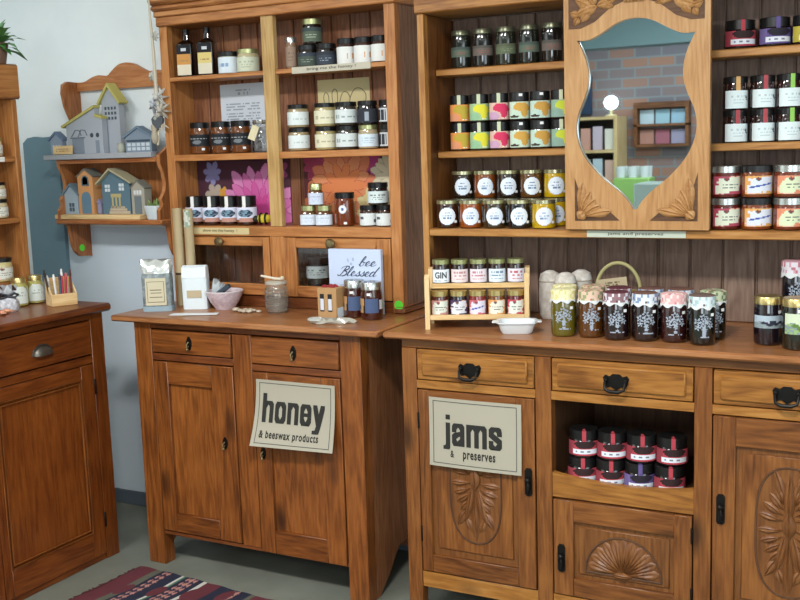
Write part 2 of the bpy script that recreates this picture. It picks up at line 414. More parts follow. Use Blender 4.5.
b = MB(); b.prism([(-.28, .125), (-.28, .06), (-.19, .06), (-.16, .09), (-.13, .125)], 'y', .36, .38); b.prism([(.582, .125), (.582, .06), (.5, .06), (.47, .09), (.44, .125)], 'y', .36, .38); b.split('corner_bracket', wood('hside', 'x'), HB)
b = MB(); b.box(-.381, .683, -.032, .445, .874, .895, .005); b.build('worktop', wood('htop', 'x'), HB)
for (x0, x1, z0, z1, kx) in ((-.225, .111, .77, .848, -.061), (.194, .526, .759, .846, .359)):
    d = MB(); d.box(x0, x1, -.004, .2, z0, z1, .002); dr = d.build('drawer', wood('hbase', 'x'), HB); keyhole(dr, kx, -.004, (z0+z1)/2)
d = doorpanel(HB, 'door', -.226, .112, .13, .738, -.165, .022, .198, .66, 'hbase', -.003); keyhole(d, .067, -.003, .476, .9)
k = MB(); k.lathe(0, 0, 0, [(0, .002), (.011, .0015), (.014, 0)], 14); 
d = doorpanel(HB, 'door', .194, .526, .116, .73, .252, .455, .196, .68, 'hbase', -.003); keyhole(d, .222, -.003, .46, .9)
# ------------------------------------------------------------------ honey hutch
HH = thing('hutch', 'orange pine hutch with open honey shelves, standing on the honey dresser base', 'shelf unit', (.13, .36, .895))
b = MB(); b.box(-.348, -.312, .28, .31, .896, 1.9); b.box(.572, .612, .28, .31, .896, 1.9); b.box(.0885, .148, .282, .31, .935, 1.15); b.split('stile', wood('hutch', 'z'), HH)
b = MB(); b.box(.097, .147, .278, .3, 1.181, 1.9); b.build('centre_post', wood('hpost', 'z'), HH)
b = MB(); b.box(-.348, -.33, .31, .44, .896, 1.9); b.build('side_panel', wood('hutch', 'z'), HH)
b = MB(); b.box(.592, .611, .31, .44, .896, 1.9); b.build('side_panel', wood('hside_lit', 'z'), HH)
b = MB(); b.box(.575, .617, .276, .44, .896, .914, .004); b.box(.58, .615, .278, .44, .914, .922, .003); b.build('base_moulding', wood('hside', 'y'), HH)
b = MB()
b.box(-.33, .592, .283, .425, 1.698, 1.713); b.box(-.33, .592, .283, .425, 1.414, 1.437); b.box(-.312, .572, .28, .425, 1.146, 1.181)
b.split('shelf', wood('hutch', 'x'), HH)
b = MB(); b.box(-.312, .572, .284, .42, .896, .933); b.build('bottom_rail', wood('hrail', 'x'), HH)
b = MB(); b.box(-.352, .618, .268, .44, 1.892, 1.925, .004); b.box(-.356, .622, .262, .44, 1.924, 1.945, .004); b.box(-.362, .628, .252, .44, 1.944, 1.966, .008); b.box(-.368, .636, .24, .44, 1.965, 2.02, .012); b.build('crown_moulding', wood('hutch', 'x'), HH)
b = MB(); boards(b, -.33, .592, .427, .44, .9, 1.9, 12); b.build('back_boards', wood('hboard', 'z'), HH)
def flap(x0, x1, z0, z1, gx0, gx1, gz0, gz1, kx):
    d = MB(); d.box(x0, gx0, .277, .297, z0, z1, .003); d.box(gx1, x1, .277, .297, z0, z1, .003)
    d.box(gx0-.0005, gx1+.0005, .2772, .297, z0, gz0, .003, 1); d.box(gx0-.0005, gx1+.0005, .2772, .297, gz1, z1, .003, 1); fr = d.build('glazed_flap', [wood('hutch', 'z'), wood('hutch', 'x')], HH)
    g = MB(); g.box(gx0, gx1, .286, .289, gz0, gz1, 0); g.build('pane', glass, fr)
    k = MB(); k.M = Matrix.Translation((kx, .277, z1-.016)) @ Matrix.Rotation(pi/2, 4, 'X'); k.lathe(0, 0, 0, [(.007, 0), (.007, .012), (.016, .018), (.018, .026), (.012, .034), (0, .036)], 16); k.build('knob', brass, fr)
b = MB(); b.box(-.33, .592, .3, .425, .95, .962); b.build('inner_floor', wood('hboard', 'x'), HH)
flap(-.309, .086, .937, 1.143, -.26, .058, .978, 1.111, -.114); flap(.15, .569, .937, 1.143, .197, .516, .976, 1.107, .352)
# ------------------------------------------------------------------ jams dresser: base
JB = thing('dresser_base', 'long carved pine dresser base with black drop handles, wearing the jams sign', 'cabinet', (1.4, .2, 0))
b = MB()
for x0, x1 in ((.748, .796), (1.1735, 1.2205), (1.6185, 1.6645), (2.042, 2.09)): b.box(x0, x1, 0, .035, 0 if x0 < 1 or x0 > 2 else .097, .845)
b.box(.748, .796, .38, .43, 0, .845); b.box(2.042, 2.09, .38, .43, 0, .845)
b.split('post', wood('jbase', 'z'), JB)
b = MB(); b.box(.748, 2.09, .002, .03, .846, .873); b.build('frieze', wood('jdark', 'x'), JB)  # darker wood carries the shade under the worktop edge
b = MB(); bb = MB()
for x0, x1 in ((.796, 1.1735), (1.2205, 1.6185), (1.6645, 2.042)): b.box(x0, x1, 0, .03, .7234, .7485)
b.box(.796, 1.1735, .002, .03, .097, .148); b.box(1.2205, 1.6185, .002, .03, .097, .148); b.box(1.6645, 2.042, .002, .03, .097, .148)
b.split('front_rail', wood('jlite', 'x'), JB)
b = MB(); b.box(.749, .766, .035, .43, .097, .845); b.box(2.072, 2.089, .035, .43, .097, .845); b.box(.766, 2.072, .42, .43, .097, .845); b.box(.766, 2.072, .035, .42, .1, .115)
b.box(1.195, 1.212, .035, .42, .115, .845); b.box(1.627, 1.644, .035, .42, .115, .845); b.box(1.212, 1.627, .03, .42, .458, .474); b.build('carcass', wood('cut', 'z'), JB)  # dark wood puts the cubby's inner shade into the colour
b = MB(); b.box(.7, 2.14, -.032, .445, .8745, .895, .006); b.build('worktop', wood('htop', 'x'), JB)
def drop_pull(par, x, y, z):
    p = MB(); pts = [(-.036, .012), (-.03, .02), (-.018, .016), (-.01, .023), (.01, .023), (.018, .016), (.03, .02), (.036, .012), (.033, -.004), (.026, -.016), (.015, -.012), (0, -.022), (-.015, -.012), (-.026, -.016), (-.033, -.004)]
    p.prism([(x+a, z+c) for a, c in pts], 'y', y-.003, y); o = p.build('handle_plate', iron, par)
    h = MB(); h.tube([(x-.027, y-.004, z+.006), (x-.028, y-.014, z), (x-.026, y-.02, z-.016), (x-.012, y-.022, z-.022), (x+.012, y-.022, z-.022), (x+.026, y-.02, z-.016), (x+.028, y-.014, z), (x+.027, y-.004, z+.006)], [.004, .004, .004, .0055, .0055, .004, .004, .004], 8)
    h.ball(x-.027, y-.006, z+.007, .006, 0, 8); h.ball(x+.027, y-.006, z+.007, .006, 0, 8); h.build('drop_handle', iron, o)
for x0, x1, kx in ((.8, 1.17, .976), (1.224, 1.615, 1.411), (1.668, 2.038, 1.852)):
    d = MB(); d.box(x0, x1, -.001, .2, .7515, .8425, .002); d.box(x0+.018, x1-.018, -.009, 0, .764, .831, .006); o = d.build('drawer', wood('jlite', 'x'), JB); drop_pull(o, kx, -.009, .79)
def latch(par, x, y, z, flip=1):
    p = MB(); p.prism([(x-.011, z-.034), (x-.006, z-.04), (x+.006, z-.04), (x+.011, z-.034), (x+.011, z+.034), (x+.006, z+.042), (x-.006, z+.042), (x-.011, z+.034)], 'y', y-.004, y); o = p.build('latch_plate', iron, par)
    h = MB(); h.ball(x, y-.01, z+.008, .009, 0, 10); h.tube([(x, y-.01, z+.004), (x+.003*flip, y-.014, z-.012), (x, y-.012, z-.03)], [.005, .006, .004], 8); h.build('latch_drop', iron, o)
def cartouche(par, x, z0, z1, hw, y, top=True):
    """long oval carving: incised rim, leaf sprays and a drooping central flower"""
    c = MB(); zm = (z0+z1)/2; ov = []
    for i in range(48):
        a = 2*pi*i/48; ex = abs(cos(a))**.9*(1 if cos(a) > 0 else -1); ez = abs(sin(a))**.62*(1 if sin(a) > 0 else -1)
        ov.append((x+hw*ex, y-.001, zm+(z1-z0)/2*ez))
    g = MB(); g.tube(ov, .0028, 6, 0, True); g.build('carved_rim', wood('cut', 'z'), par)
    zc = z0+(z1-z0)*.56
    for sg in (-1, 1):
        for k in range(4):
            a = radians(12+k*19 if sg > 0 else 168-k*19); c.petal(x+sg*.014, zc+.012+k*.014, a, hw*(.8-.06*k), .0125, y, .009, 0, 9, 6, 1.3)
        for k in range(4):
            a = radians(-4-k*15 if sg > 0 else 184+k*15); c.petal(x+sg*.014, zc-.014-k*.016, a, hw*(.82-.05*k), .0115, y, .009, 0, 9, 6, 1.3)
        c.petal(x+sg*.01, zc-.03, radians(-90+sg*12), (zc-z0)*.6, .0125, y, .009)
        c.petal(x+sg*.03, z0+.1, radians(-90+sg*30), .06, .014, y, .008); c.petal(x+sg*.028, z0+.075, radians(-90-sg*20), .045, .012, y, .007)
        c.petal(x+sg*.012, zc+.06, radians(90-sg*16), (z1-zc)*.62, .014, y, .009)
    c.petal(x, zc-.03, -pi/2, (zc-z0)*.85, .014, y, .013, 0, 10, 6, 1.5); c.petal(x, zc+.01, pi/2, (z1-zc)*.85, .015, y, .013)
    c.petal(x, zc+.045, -pi/2, .08, .017, y-.006, .01, 0, 9, 6, 1.3)
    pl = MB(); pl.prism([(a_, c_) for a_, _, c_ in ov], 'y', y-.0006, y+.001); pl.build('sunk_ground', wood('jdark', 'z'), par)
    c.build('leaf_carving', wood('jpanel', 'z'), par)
d = doorpanel(JB, 'door', .8, 1.17, .152, .7205, .835, 1.115, .207, .683, 'jbase', -.003, .022, 'jdark', .012)
p = MB(); p.box(.852, 1.098, .004, .01, .228, .664, .003); p.build('raised_field', wood('jbase', 'z'), d)
cartouche(d, .979, .262, .62, .083, .004); latch(d, 1.151, -.003, .475)
h = MB(); h.box(.797, .803, -.006, .001, .245, .295); h.box(.797, .803, -.006, .001, .6, .65); h.split('hinge', iron, d)
d = doorpanel(JB, 'door', 1.668, 2.038, .152, .7205, 1.726, 1.985, .207, .642, 'jbase', -.003, .022, 'jdark', .012)
p = MB(); p.box(1.742, 1.97, .004, .01, .226, .626, .003); p.build('raised_field', wood('jbase', 'z'), d)
cartouche(d, 1.861, .25, .598, .083, .004); latch(d, 1.69, -.003, .468)
d = doorpanel(JB, 'door', 1.224, 1.615, .152, .436, 1.283, 1.567, .207, .374, 'jbase', -.003, .022, 'jdark', .012)
p = MB(); p.box(1.296, 1.554, .004, .01, .22, .361, .003); p.build('raised_field', wood('jdark', 'z'), d)
c = MB(); 
for k in range(11):
    a = radians(9+k*16.2); c.petal(1.425, .238, a, .106, .0165, .004, .009, 0, 10, 6, 2.2)
c.petal(1.395, .236, 0, .06, .01, .002, .012)
c.build('shell_carving', wood('jpanel', 'z'), d)
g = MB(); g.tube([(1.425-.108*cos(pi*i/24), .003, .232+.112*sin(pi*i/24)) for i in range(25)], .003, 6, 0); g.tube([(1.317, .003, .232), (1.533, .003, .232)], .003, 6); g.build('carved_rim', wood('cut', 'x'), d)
latch(d, 1.248, -.003, .262)
h = MB(); h.box(1.612, 1.618, -.006, .001, .19, .235); h.box(1.612, 1.618, -.006, .001, .36, .405); h.split('hinge', iron, d)
l = MB(); n = 16; x0, x1 = 1.2205, 1.6185
poly = [(x0, .4405), (x1, .4405), (x1, .511)]+[(x1+(x0-x1)*i/n, .511-.017*sin(pi*i/n)**.8) for i in range(1, n)]+[(x0, .511)]
l.prism(poly, 'y', .004, .024); l.build('cubby_lip', wood('jlite', 'x'), JB)
# ------------------------------------------------------------------ jams hutch
JH = thing('hutch', 'tall golden pine hutch with a carved mirror door, standing on the jams dresser base', 'shelf unit', (1.4, .33, .895))
b = MB(); b.box(.72, .742, .22, .25, .896, 1.84); b.box(2.078, 2.1, .22, .25, .896, 1.84); b.split('stile', wood('jhutch', 'z'), JH)
b = MB(); b.box(.722, .74, .25, .445, .896, 1.84); b.build('side_panel', wood('jdark', 'z'), JH)
b = MB(); b.box(2.08, 2.098, .25, .445, .896, 1.84); b.build('side_panel', wood('jdark', 'z'), JH)
b = MB(); b.box(.742, 2.078, .22, .43, 1.16, 1.1835, .003); b.box(.74, 2.08, .30, .43, 1.655, 1.677, .003); b.box(.74, 2.08, .30, .43, 1.4, 1.421, .003); b.split('shelf', wood('jhutch', 'x'), JH)
b = MB(); b.box(.712, 2.108, .215, .445, 1.842, 1.9, .004); b.box(.7, 2.12, .195, .445, 1.902, 1.95, .01); b.build('cornice', wood('jhutch', 'x'), JH)
b = MB(); boards(b, .74, 2.08, .432, .446, .896, 1.84, 14, .005); b.build('back_boards', wood('jboard', 'z'), JH)
# mirror door
d0 = MB(); XM = 1.404
half = [(0, 1.772), (.03, 1.7685), (.06, 1.757), (.095, 1.737), (.13, 1.722), (.166, 1.722), (.150, 1.69), (.139, 1.66), (.133, 1.625), (.136, 1.59), (.148, 1.555), (.163, 1.52), (.1705, 1.485), (.168, 1.45), (.157, 1.415), (.138, 1.382), (.108, 1.347), (.075, 1.318), (.045, 1.294), (.02, 1.268), (.006, 1.245)]
def catmull(P, k=4):
    out = []
    for i in range(len(P)-1):
        a, b_, c_, e_ = P[max(i-1, 0)], P[i], P[i+1], P[min(i+2, len(P)-1)]
        for q in range(k):
            t = q/k; out.append(tuple(.5*((2*b_[j])+(-a[j]+c_[j])*t+(2*a[j]-5*b_[j]+4*c_[j]-e_[j])*t*t+(-a[j]+3*b_[j]-3*c_[j]+e_[j])*t**3) for j in (0, 1)))
    out.append(P[-1]); return out
hp = catmull(half[:6], 3)[:-1]+catmull(half[5:], 3)
inner = [(XM+a, c) for a, c in hp]+[(XM-a, c) for a, c in hp[::-1][:-1]]
outer = [(1.199, 1.187), (1.6095, 1.187), (1.6095, 1.84), (1.199, 1.84)]
d0.holed(outer, inner, .2, .219); MD = d0.build('mirror_door', wood('jdoor', 'z'), JH)
m_ = MB(); m_.box(1.215, 1.595, .213, .217, 1.2, 1.83, 0); m_.build('mirror', mat('bccbcf', .015, 1.0), MD)
bv = MB(); bv.tube([(a, .2125, c) for a, c in inner], .0014, 6, 0, True); bv.build('bevelled_edge', mat('c8d4d6', .2, .9), MD)
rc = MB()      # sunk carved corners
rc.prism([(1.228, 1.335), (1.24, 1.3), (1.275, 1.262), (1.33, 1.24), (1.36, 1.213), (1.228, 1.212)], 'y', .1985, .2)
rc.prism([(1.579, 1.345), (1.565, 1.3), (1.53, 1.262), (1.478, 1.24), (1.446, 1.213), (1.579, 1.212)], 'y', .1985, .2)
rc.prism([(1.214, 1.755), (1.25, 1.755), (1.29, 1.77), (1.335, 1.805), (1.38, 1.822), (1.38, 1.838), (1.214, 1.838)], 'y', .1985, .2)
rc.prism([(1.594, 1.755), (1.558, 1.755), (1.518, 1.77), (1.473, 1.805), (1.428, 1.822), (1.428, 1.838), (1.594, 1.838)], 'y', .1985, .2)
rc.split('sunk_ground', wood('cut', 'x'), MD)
c = MB(); Y0 = .198
for a, L in ((83, .1), (64, .082), (46, .072), (28, .074), (11, .1)): c.petal(1.24, 1.222, radians(a), L, .0135, Y0, .01, 0, 9, 6, 1.7)
c.petal(1.238, 1.218, .8, .034, .016, Y0-.003, .008)
c.build('corner_fan_carving', wood('jdoor', 'x'), MD); c = MB()
for a, L in ((97, .11), (115, .085), (133, .073), (151, .076), (168, .105)): c.petal(1.567, 1.222, radians(a), L, .0135, Y0, .01, 0, 9, 6, 1.7)
c.petal(1.57, 1.218, 2.34, .034, .016, Y0-.003, .008)
c.build('corner_fan_carving', wood('jdoor', 'x'), MD)
c = MB()
for sg in (-1, 1):
    X = lambda q: XM+sg*q
    for (q, z, a, L, W) in ((.105, 1.812, -18, .072, .017), (.118, 1.806, 28, .06, .015), (.13, 1.8, -50, .038, .013), (.112, 1.815, 62, .03, .012), (.108, 1.812, 165, .06, .014), (.1, 1.818, 195, .045, .011), (.09, 1.815, 130, .03, .01), (.16, 1.79, 20, .028, .012), (.16, 1.785, -60, .026, .01), (.05, 1.828, 165, .05, .007)):
        aa = radians(a if sg > 0 else 180-a); c.petal(X(q), z, aa, L, W, Y0, .009)
c.build('oak_leaf_carving', wood('jdoor', 'z'), MD)
c = MB()
for k in range(6): c.box(XM-.03+k*.01, XM-.022+k*.01, .19, .2, 1.815, 1.84, .003)
c.build('reeded_block', wood('jdoor', 'z'), MD)
# ------------------------------------------------------------------ left cabinet and its hutch
LB = thing('cabinet', 'dark red-brown wooden cabinet with a metal cup pull, at the left edge of the photo', 'cabinet', (-.7, -.5, 0))
b = MB(); b.box(-.5, -.465, -.043, .018, 0, .9); b.box(-.5, -.465, -.58, -.505, 0, .9); b.box(-.5, -.465, -1.08, -1.03, 0, .9); b.split('post', wood('lbase', 'z'), LB)
b = MB(); b.box(-.95, -.5, 0, .017, 0, .9); b.box(-.95, -.5, -1.08, -1.06, 0, .9); b.box(-.95, -.94, -1.06, 0, 0, .9); b.split('side_panel', wood('lbase', 'z'), LB)
b = MB(); b.box(-.5, -.466, -.505, -.043, .878, .9); b.box(-.5, -.466, -.505, -.043, .722, .75); b.box(-.5, -.47, -.505, -.043, .0, .02); b.box(-.5, -.466, -1.03, -.58, .722, .9); b.box(-.5, -.47, -1.03, -.58, 0, .72); b.split('front_rail', wood('lbase', 'y'), LB)
b = MB(); b.box(-1.0, -.432, -1.1, .036, .9, .928, .008); b.build('worktop', wood('lbase', 'y'), LB)
d = MB(); d.box(-.7, -.463, -.5, -.048, .755, .874, .003); dr = d.build('drawer', wood('lbase', 'y'), LB)
c = MB(); vs = []; fs = []; n = 14; k = 7
for i in range(n+1):
    a = pi*i/n
    for j in range(k+1):
        q = pi/2*j/k; vs.append((-.463+.022*sin(q)*1.0, -.272+.042*cos(a)*cos(q)**.6, .796+.034*sin(a)*cos(q)**.7))
for i in range(n):
    for j in range(k): fs.append([i*(k+1)+j, (i+1)*(k+1)+j, (i+1)*(k+1)+j+1, i*(k+1)+j+1])
c.add(vs, fs); c.tube([(-.461, -.272+.043*cos(pi*i/14), .796+.035*sin(pi*i/14)) for i in range(15)], .0022, 6); c.build('cup_pull', cupm, dr)
d = MB(); Yo0, Yo1, z0, z1 = -.502, -.046, .022, .72
d.box(-.488, -.464, Yo0, -.47, z0, z1, .002); d.box(-.488, -.464, -.105, Yo1, z0, z1, .002)
d.box(-.488, -.4642, -.4705, -.1045, z0, .115, .002, 1); d.box(-.488, -.4642, -.4705, -.1045, .675, z1, .002, 1); do = d.build('door', [wood('lbase', 'z'), wood('lbase', 'y')], LB)
d = MB(); d.box(-.486, -.474, -.47, -.105, .115, .675, 0); d.build('panel', wood('lbase', 'z'), do)
d = MB()
for e in (0, .012): d.tube([(-.466, -.472+e, .117+e), (-.466, -.103-e, .117+e), (-.466, -.103-e, .673-e), (-.466, -.472+e, .673-e)], .004, 6, 0, True)
d.build('panel_moulding', wood('hbase', 'z'), do)
d = MB(); d.box(-.466, -.461, -.046, -.038, .61, .665); d.box(-.466, -.461, -.046, -.038, .12, .175); d.split('hinge', iron, do)
LH = thing('hutch', 'light orange wooden hutch of honey jars, standing on the dark left cabinet', 'shelf unit', (-.85, -.5, .928))
b = MB(); b.box(-.95, -.75, -.052, -.03, .929, 1.65); b.box(-.95, -.75, -1.07, -1.048, .929, 1.65); b.split('side_panel', wood('lhut', 'z'), LH)
b = MB()
for z in (1.012, 1.236, 1.452): b.box(-.94, -.755, -1.048, -.052, z-.02, z, .002)
b.split('shelf', wood('lhut', 'y'), LH)
b = MB(); b.box(-.95, -.94, -1.05, -.05, .929, 1.65); b.build('back_boards', wood('lhut', 'z'), LH)
b = MB(); b.box(-.96, -.738, -1.09, -.018, 1.651, 1.772, .006); b.build('cornice', wood('lhut', 'y'), LH)
tg = MB(); tg.box(-.7555, -.754, -.2, -.1, 1.434, 1.451, 0); tg.build('price_strip', paper('e2e0d8'), LH)
# ------------------------------------------------------------------ wall shelf
WS = thing('wall_shelf', 'orange wooden wall shelf with scalloped sides and a wavy crest, holding toy houses', 'shelf', (-.67, .45, 1.2))
prof = [(.458, 1.735), (.393, 1.737), (.371, 1.725), (.365, 1.69), (.375, 1.64), (.399, 1.59), (.41, 1.54), (.39, 1.48), (.345, 1.455), (.318, 1.44), (.317, 1.41), (.335, 1.375), (.345, 1.335), (.338, 1.305), (.313, 1.276), (.322, 1.255), (.302, 1.235), (.301, 1.19), (.344, 1.171), (.352, 1.13), (.358, 1.09), (.371, 1.064), (.395, 1.045), (.458, 1.04)]
for x in (-.938, -.43):
    b = MB(); b.prism(prof, 'x', x, x+.016); b.build('side_bracket', wood('wshelf', 'z'), WS)
b = MB(); b.box(-.922, -.43, .31, .459, 1.415, 1.432, .002); b.box(-.95, -.41, .3, .459, 1.181, 1.2, .004); b.build('shelf', wood('wshelf', 'x'), WS)
b = MB(); b.box(-.922, -.43, .448, .459, 1.2, 1.415); b.build('back_panel', wood('wshelf', 'z'), WS)
top = catmull([(-.92, 1.735), (-.88, 1.735), (-.84, 1.75), (-.8, 1.757), (-.76, 1.752), (-.735, 1.768), (-.7, 1.79), (-.66, 1.797), (-.62, 1.79), (-.58, 1.77), (-.545, 1.757), (-.5, 1.76), (-.47, 1.742), (-.43, 1.735)], 3)
b = MB(); b.prism([(-.43, 1.7), (-.92, 1.7)]+top, 'y', .44, .459); b.build('crest_rail', wood('wshelf', 'x'), WS)
s_ = MB(); s_.M = Matrix.Translation((-.9215, .403, 1.078)) @ Matrix.Rotation(pi/2, 4, 'Y'); s_.lathe(0, 0, 0, [(0, .001), (.014, .001), (.014, 0)], 20)
tag(s_.build('round_sticker', paper('5fe03c')), 'round green sticker on the lower bracket of the wall shelf', 'sticker')
s_ = MB(); s_.M = Matrix.Translation((.593, .2795, .924)) @ Matrix.Rotation(pi/2, 4, 'X'); s_.lathe(0, 0, 0, [(0, .0014), (.016, .0014), (.016, 0)], 20)
tag(s_.build('round_sticker', paper('5fe03c')), 'round green sticker at the foot of the honey hutch, beside the dark honey jars', 'sticker')
bp = MB(); arch = [(-1.247, 1.505), (-1.22, 1.525), (-1.18, 1.53), (-1.14, 1.525), (-1.1, 1.527), (-1.051, 1.53)]
bp.prism([(-1.051, .059), (-1.247, .059)]+arch, 'y', .44, .458); tag(bp.build('painted_board', mat('6c8a97', .6)), 'tall dark blue painted board leaning on the wall behind the left cabinet', 'board')

pp = MB(); px0, px1, pz1, rr = -1.05, -.424, 1.158, .035
pp.prism([(px0, .06), (px1, .06)]+[(px1-rr+rr*cos(pi/2*i/8), pz1-rr+rr*sin(pi/2*i/8)) for i in range(9)]+[(px0, pz1)], 'y', .4585, .4599)
tag(pp.build('wall_panel', mat('cddae4', .4)), 'pale blue panel with rounded corners on the wall below the wall shelf', 'panel')
# ------------------------------------------------------------------ jars
def txt(u, v, rows, seed, a=.12, b=.88):
    """rows of tiny unreadable print"""
    for (v0, v1, u0, u1) in rows:
        if v0 < v < v1 and u0 < u < u1: return hsh(int(u*34), int(v0*90), seed) > .3
    return False
R3 = ((.62, .7, .2, .8), (.44, .52, .25, .75), (.27, .33, .3, .7))
def L_plain(c='dfe8ee', ink='9aa6b2', seed=1, rows=R3):
    return [c, ink], lambda u, v: 1 if txt(u, v, rows, seed) else 0
def L_split(c, top, ink, seed=1):
    return [c, top, ink], lambda u, v: 1 if v > .72 else (2 if txt(u, v, R3[1:], seed) else 0)
def L_oval(ink='6f86a6', seed=1):
    def f(u, v):
        if (u-.5)**2+(v-.5)**2 > .25: return None
        return 1 if txt(u, v, ((.66, .74, .35, .65), (.5, .58, .22, .78), (.34, .42, .28, .72), (.2, .25, .42, .58)), seed) else 0
    return ['dfe8f4', ink], f
AFR = [(.5, .95), (.75, .93), (.9, .8), (.97, .62), (1.0, .55), (.86, .46), (.84, .25), (.72, .08), (.6, .1), (.58, .3), (.5, .45), (.3, .5), (.2, .62), (.25, .82), (.36, .93)]
def inside(p, poly):
    x, y = p; c = False; n = len(poly)
    for i in range(n):
        x1, y1 = poly[i]; x2, y2 = poly[i-1]
        if (y1 > y) != (y2 > y) and x < (x2-x1)*(y-y1)/(y2-y1)+x1: c = not c
    return c
def L_map(bgc, blob, low, dark=False):
    def f(u, v):
        if inside((u*1.05-.03, v), AFR): return 1
        if dark and ((u-.25)/.2)**2+((v-.12)/.08)**2 < 1: return 3
        if ((u-.2)/.3)**2+((v-.2)/.26)**2 < 1 and not dark: return 2
        if ((u-.7)/.1)**2+((v-.1)/.07)**2 < 1 and not dark: return 4
        return 0
    return [bgc, blob, low, '3a2e2a', 'f0ead8'], f
def L_flor(c, edge, ink='55555c', blue=False, seed=1):
    def f(u, v):
        n = hsh(int(u*11), int(v*8), seed)
        e = min(u, 1-u, v*1.1, (1-v)*1.1)
        if ((u-.42)/.07)**2+((v-.82)/.1)**2 < 1: return 2 if ((u-.42)/.045)**2+((v-.82)/.065)**2 > 1 else 3
        if e < .09+.13*n and (u > .5) == (v < .5): return 1
        if e < .06: return 4 if n > .5 else 1
        if blue:
            if abs(v-(.3+.35*u)) < .045 and .15 < u < .85: return 5
        elif txt(u, v, ((.5, .58, .25, .8), (.32, .4, .3, .7)), seed): return 2
        return 0
    return [c, edge, ink, '8a3a34', 'e6b49a', '3f55a0'], f
def L_red(c, dark, plate):
    def f(u, v):
        if abs(u-.5) < .3 and abs(v-.28) < .15: return 3 if txt(u, v, ((.24, .33, .26, .74),), 3) else 2
        if ((u-.5)/.26)**2+((v-.78)/.3)**2 < 1: return 1
        return 0 if hsh(int(u*9), 0, 2) > .25 else 4
    return [c, dark, plate, '777788', {'cfc04a': 'b8a840', '5c4c84': '6a5c90'}.get(c, '8e3440')], f
def L_rose(seed=1):
    """pale flower spray printed straight on the glass"""
    blobs = [(.45, .86, .13), (.25, .68, .15), (.62, .72, .15), (.44, .6, .16), (.25, .45, .12), (.7, .52, .12), (.48, .36, .1), (.5, .22, .05)]
    def f(u, v):
        for i, (a, b, r) in enumerate(blobs):
            d = sqrt((u-a)**2+(v-b)**2); t = atan2(v-b, u-a)
            if d < r*(.72+.28*cos(5*t+i*2+seed)) and (d > r*.5 or hsh(i, int(d/r*7), int(t*3)) > .4): return 0
        if .42 < u < .52 and .1 < v < .5 and hsh(int(v*22), 1, seed) > .35: return 0
        if .05 < v < .1 and .2 < u < .75 and hsh(int(u*20), 4, seed) > .4: return 0
        return None
    return ['98a2b0'], f
def L_hex():
    def f(u, v):
        x, y = u-.5, v-.58
        if max(abs(y)*1.0, abs(x)*.9+abs(y)*.5) < .26: return 2 if hsh(int(u*16), int(v*14), 3) > .45 else 1
        return 3 if v < .28 and u > .28 else (4 if v < .16 else 0)
    return ['d9dcf0', '2c3244', '6f8ea0', 'b8887a', '8a5a44'], f
def L_scene(sky, dark, blob):
    def f(u, v):
        d = v-.42-.12*sin(u*7)
        for (a, b) in ((.3, .42), (.5, .5), (.58, .34), (.42, .3), (.7, .45)):
            if (u-a)**2+((v-b)*.8)**2 < .008: return 2
        return 0 if d > 0 else (1 if hsh(int(u*14), int(v*10), 5) > .5 else 3)
    return [sky, '7e8f92', dark, blob], f
PROTO = {}
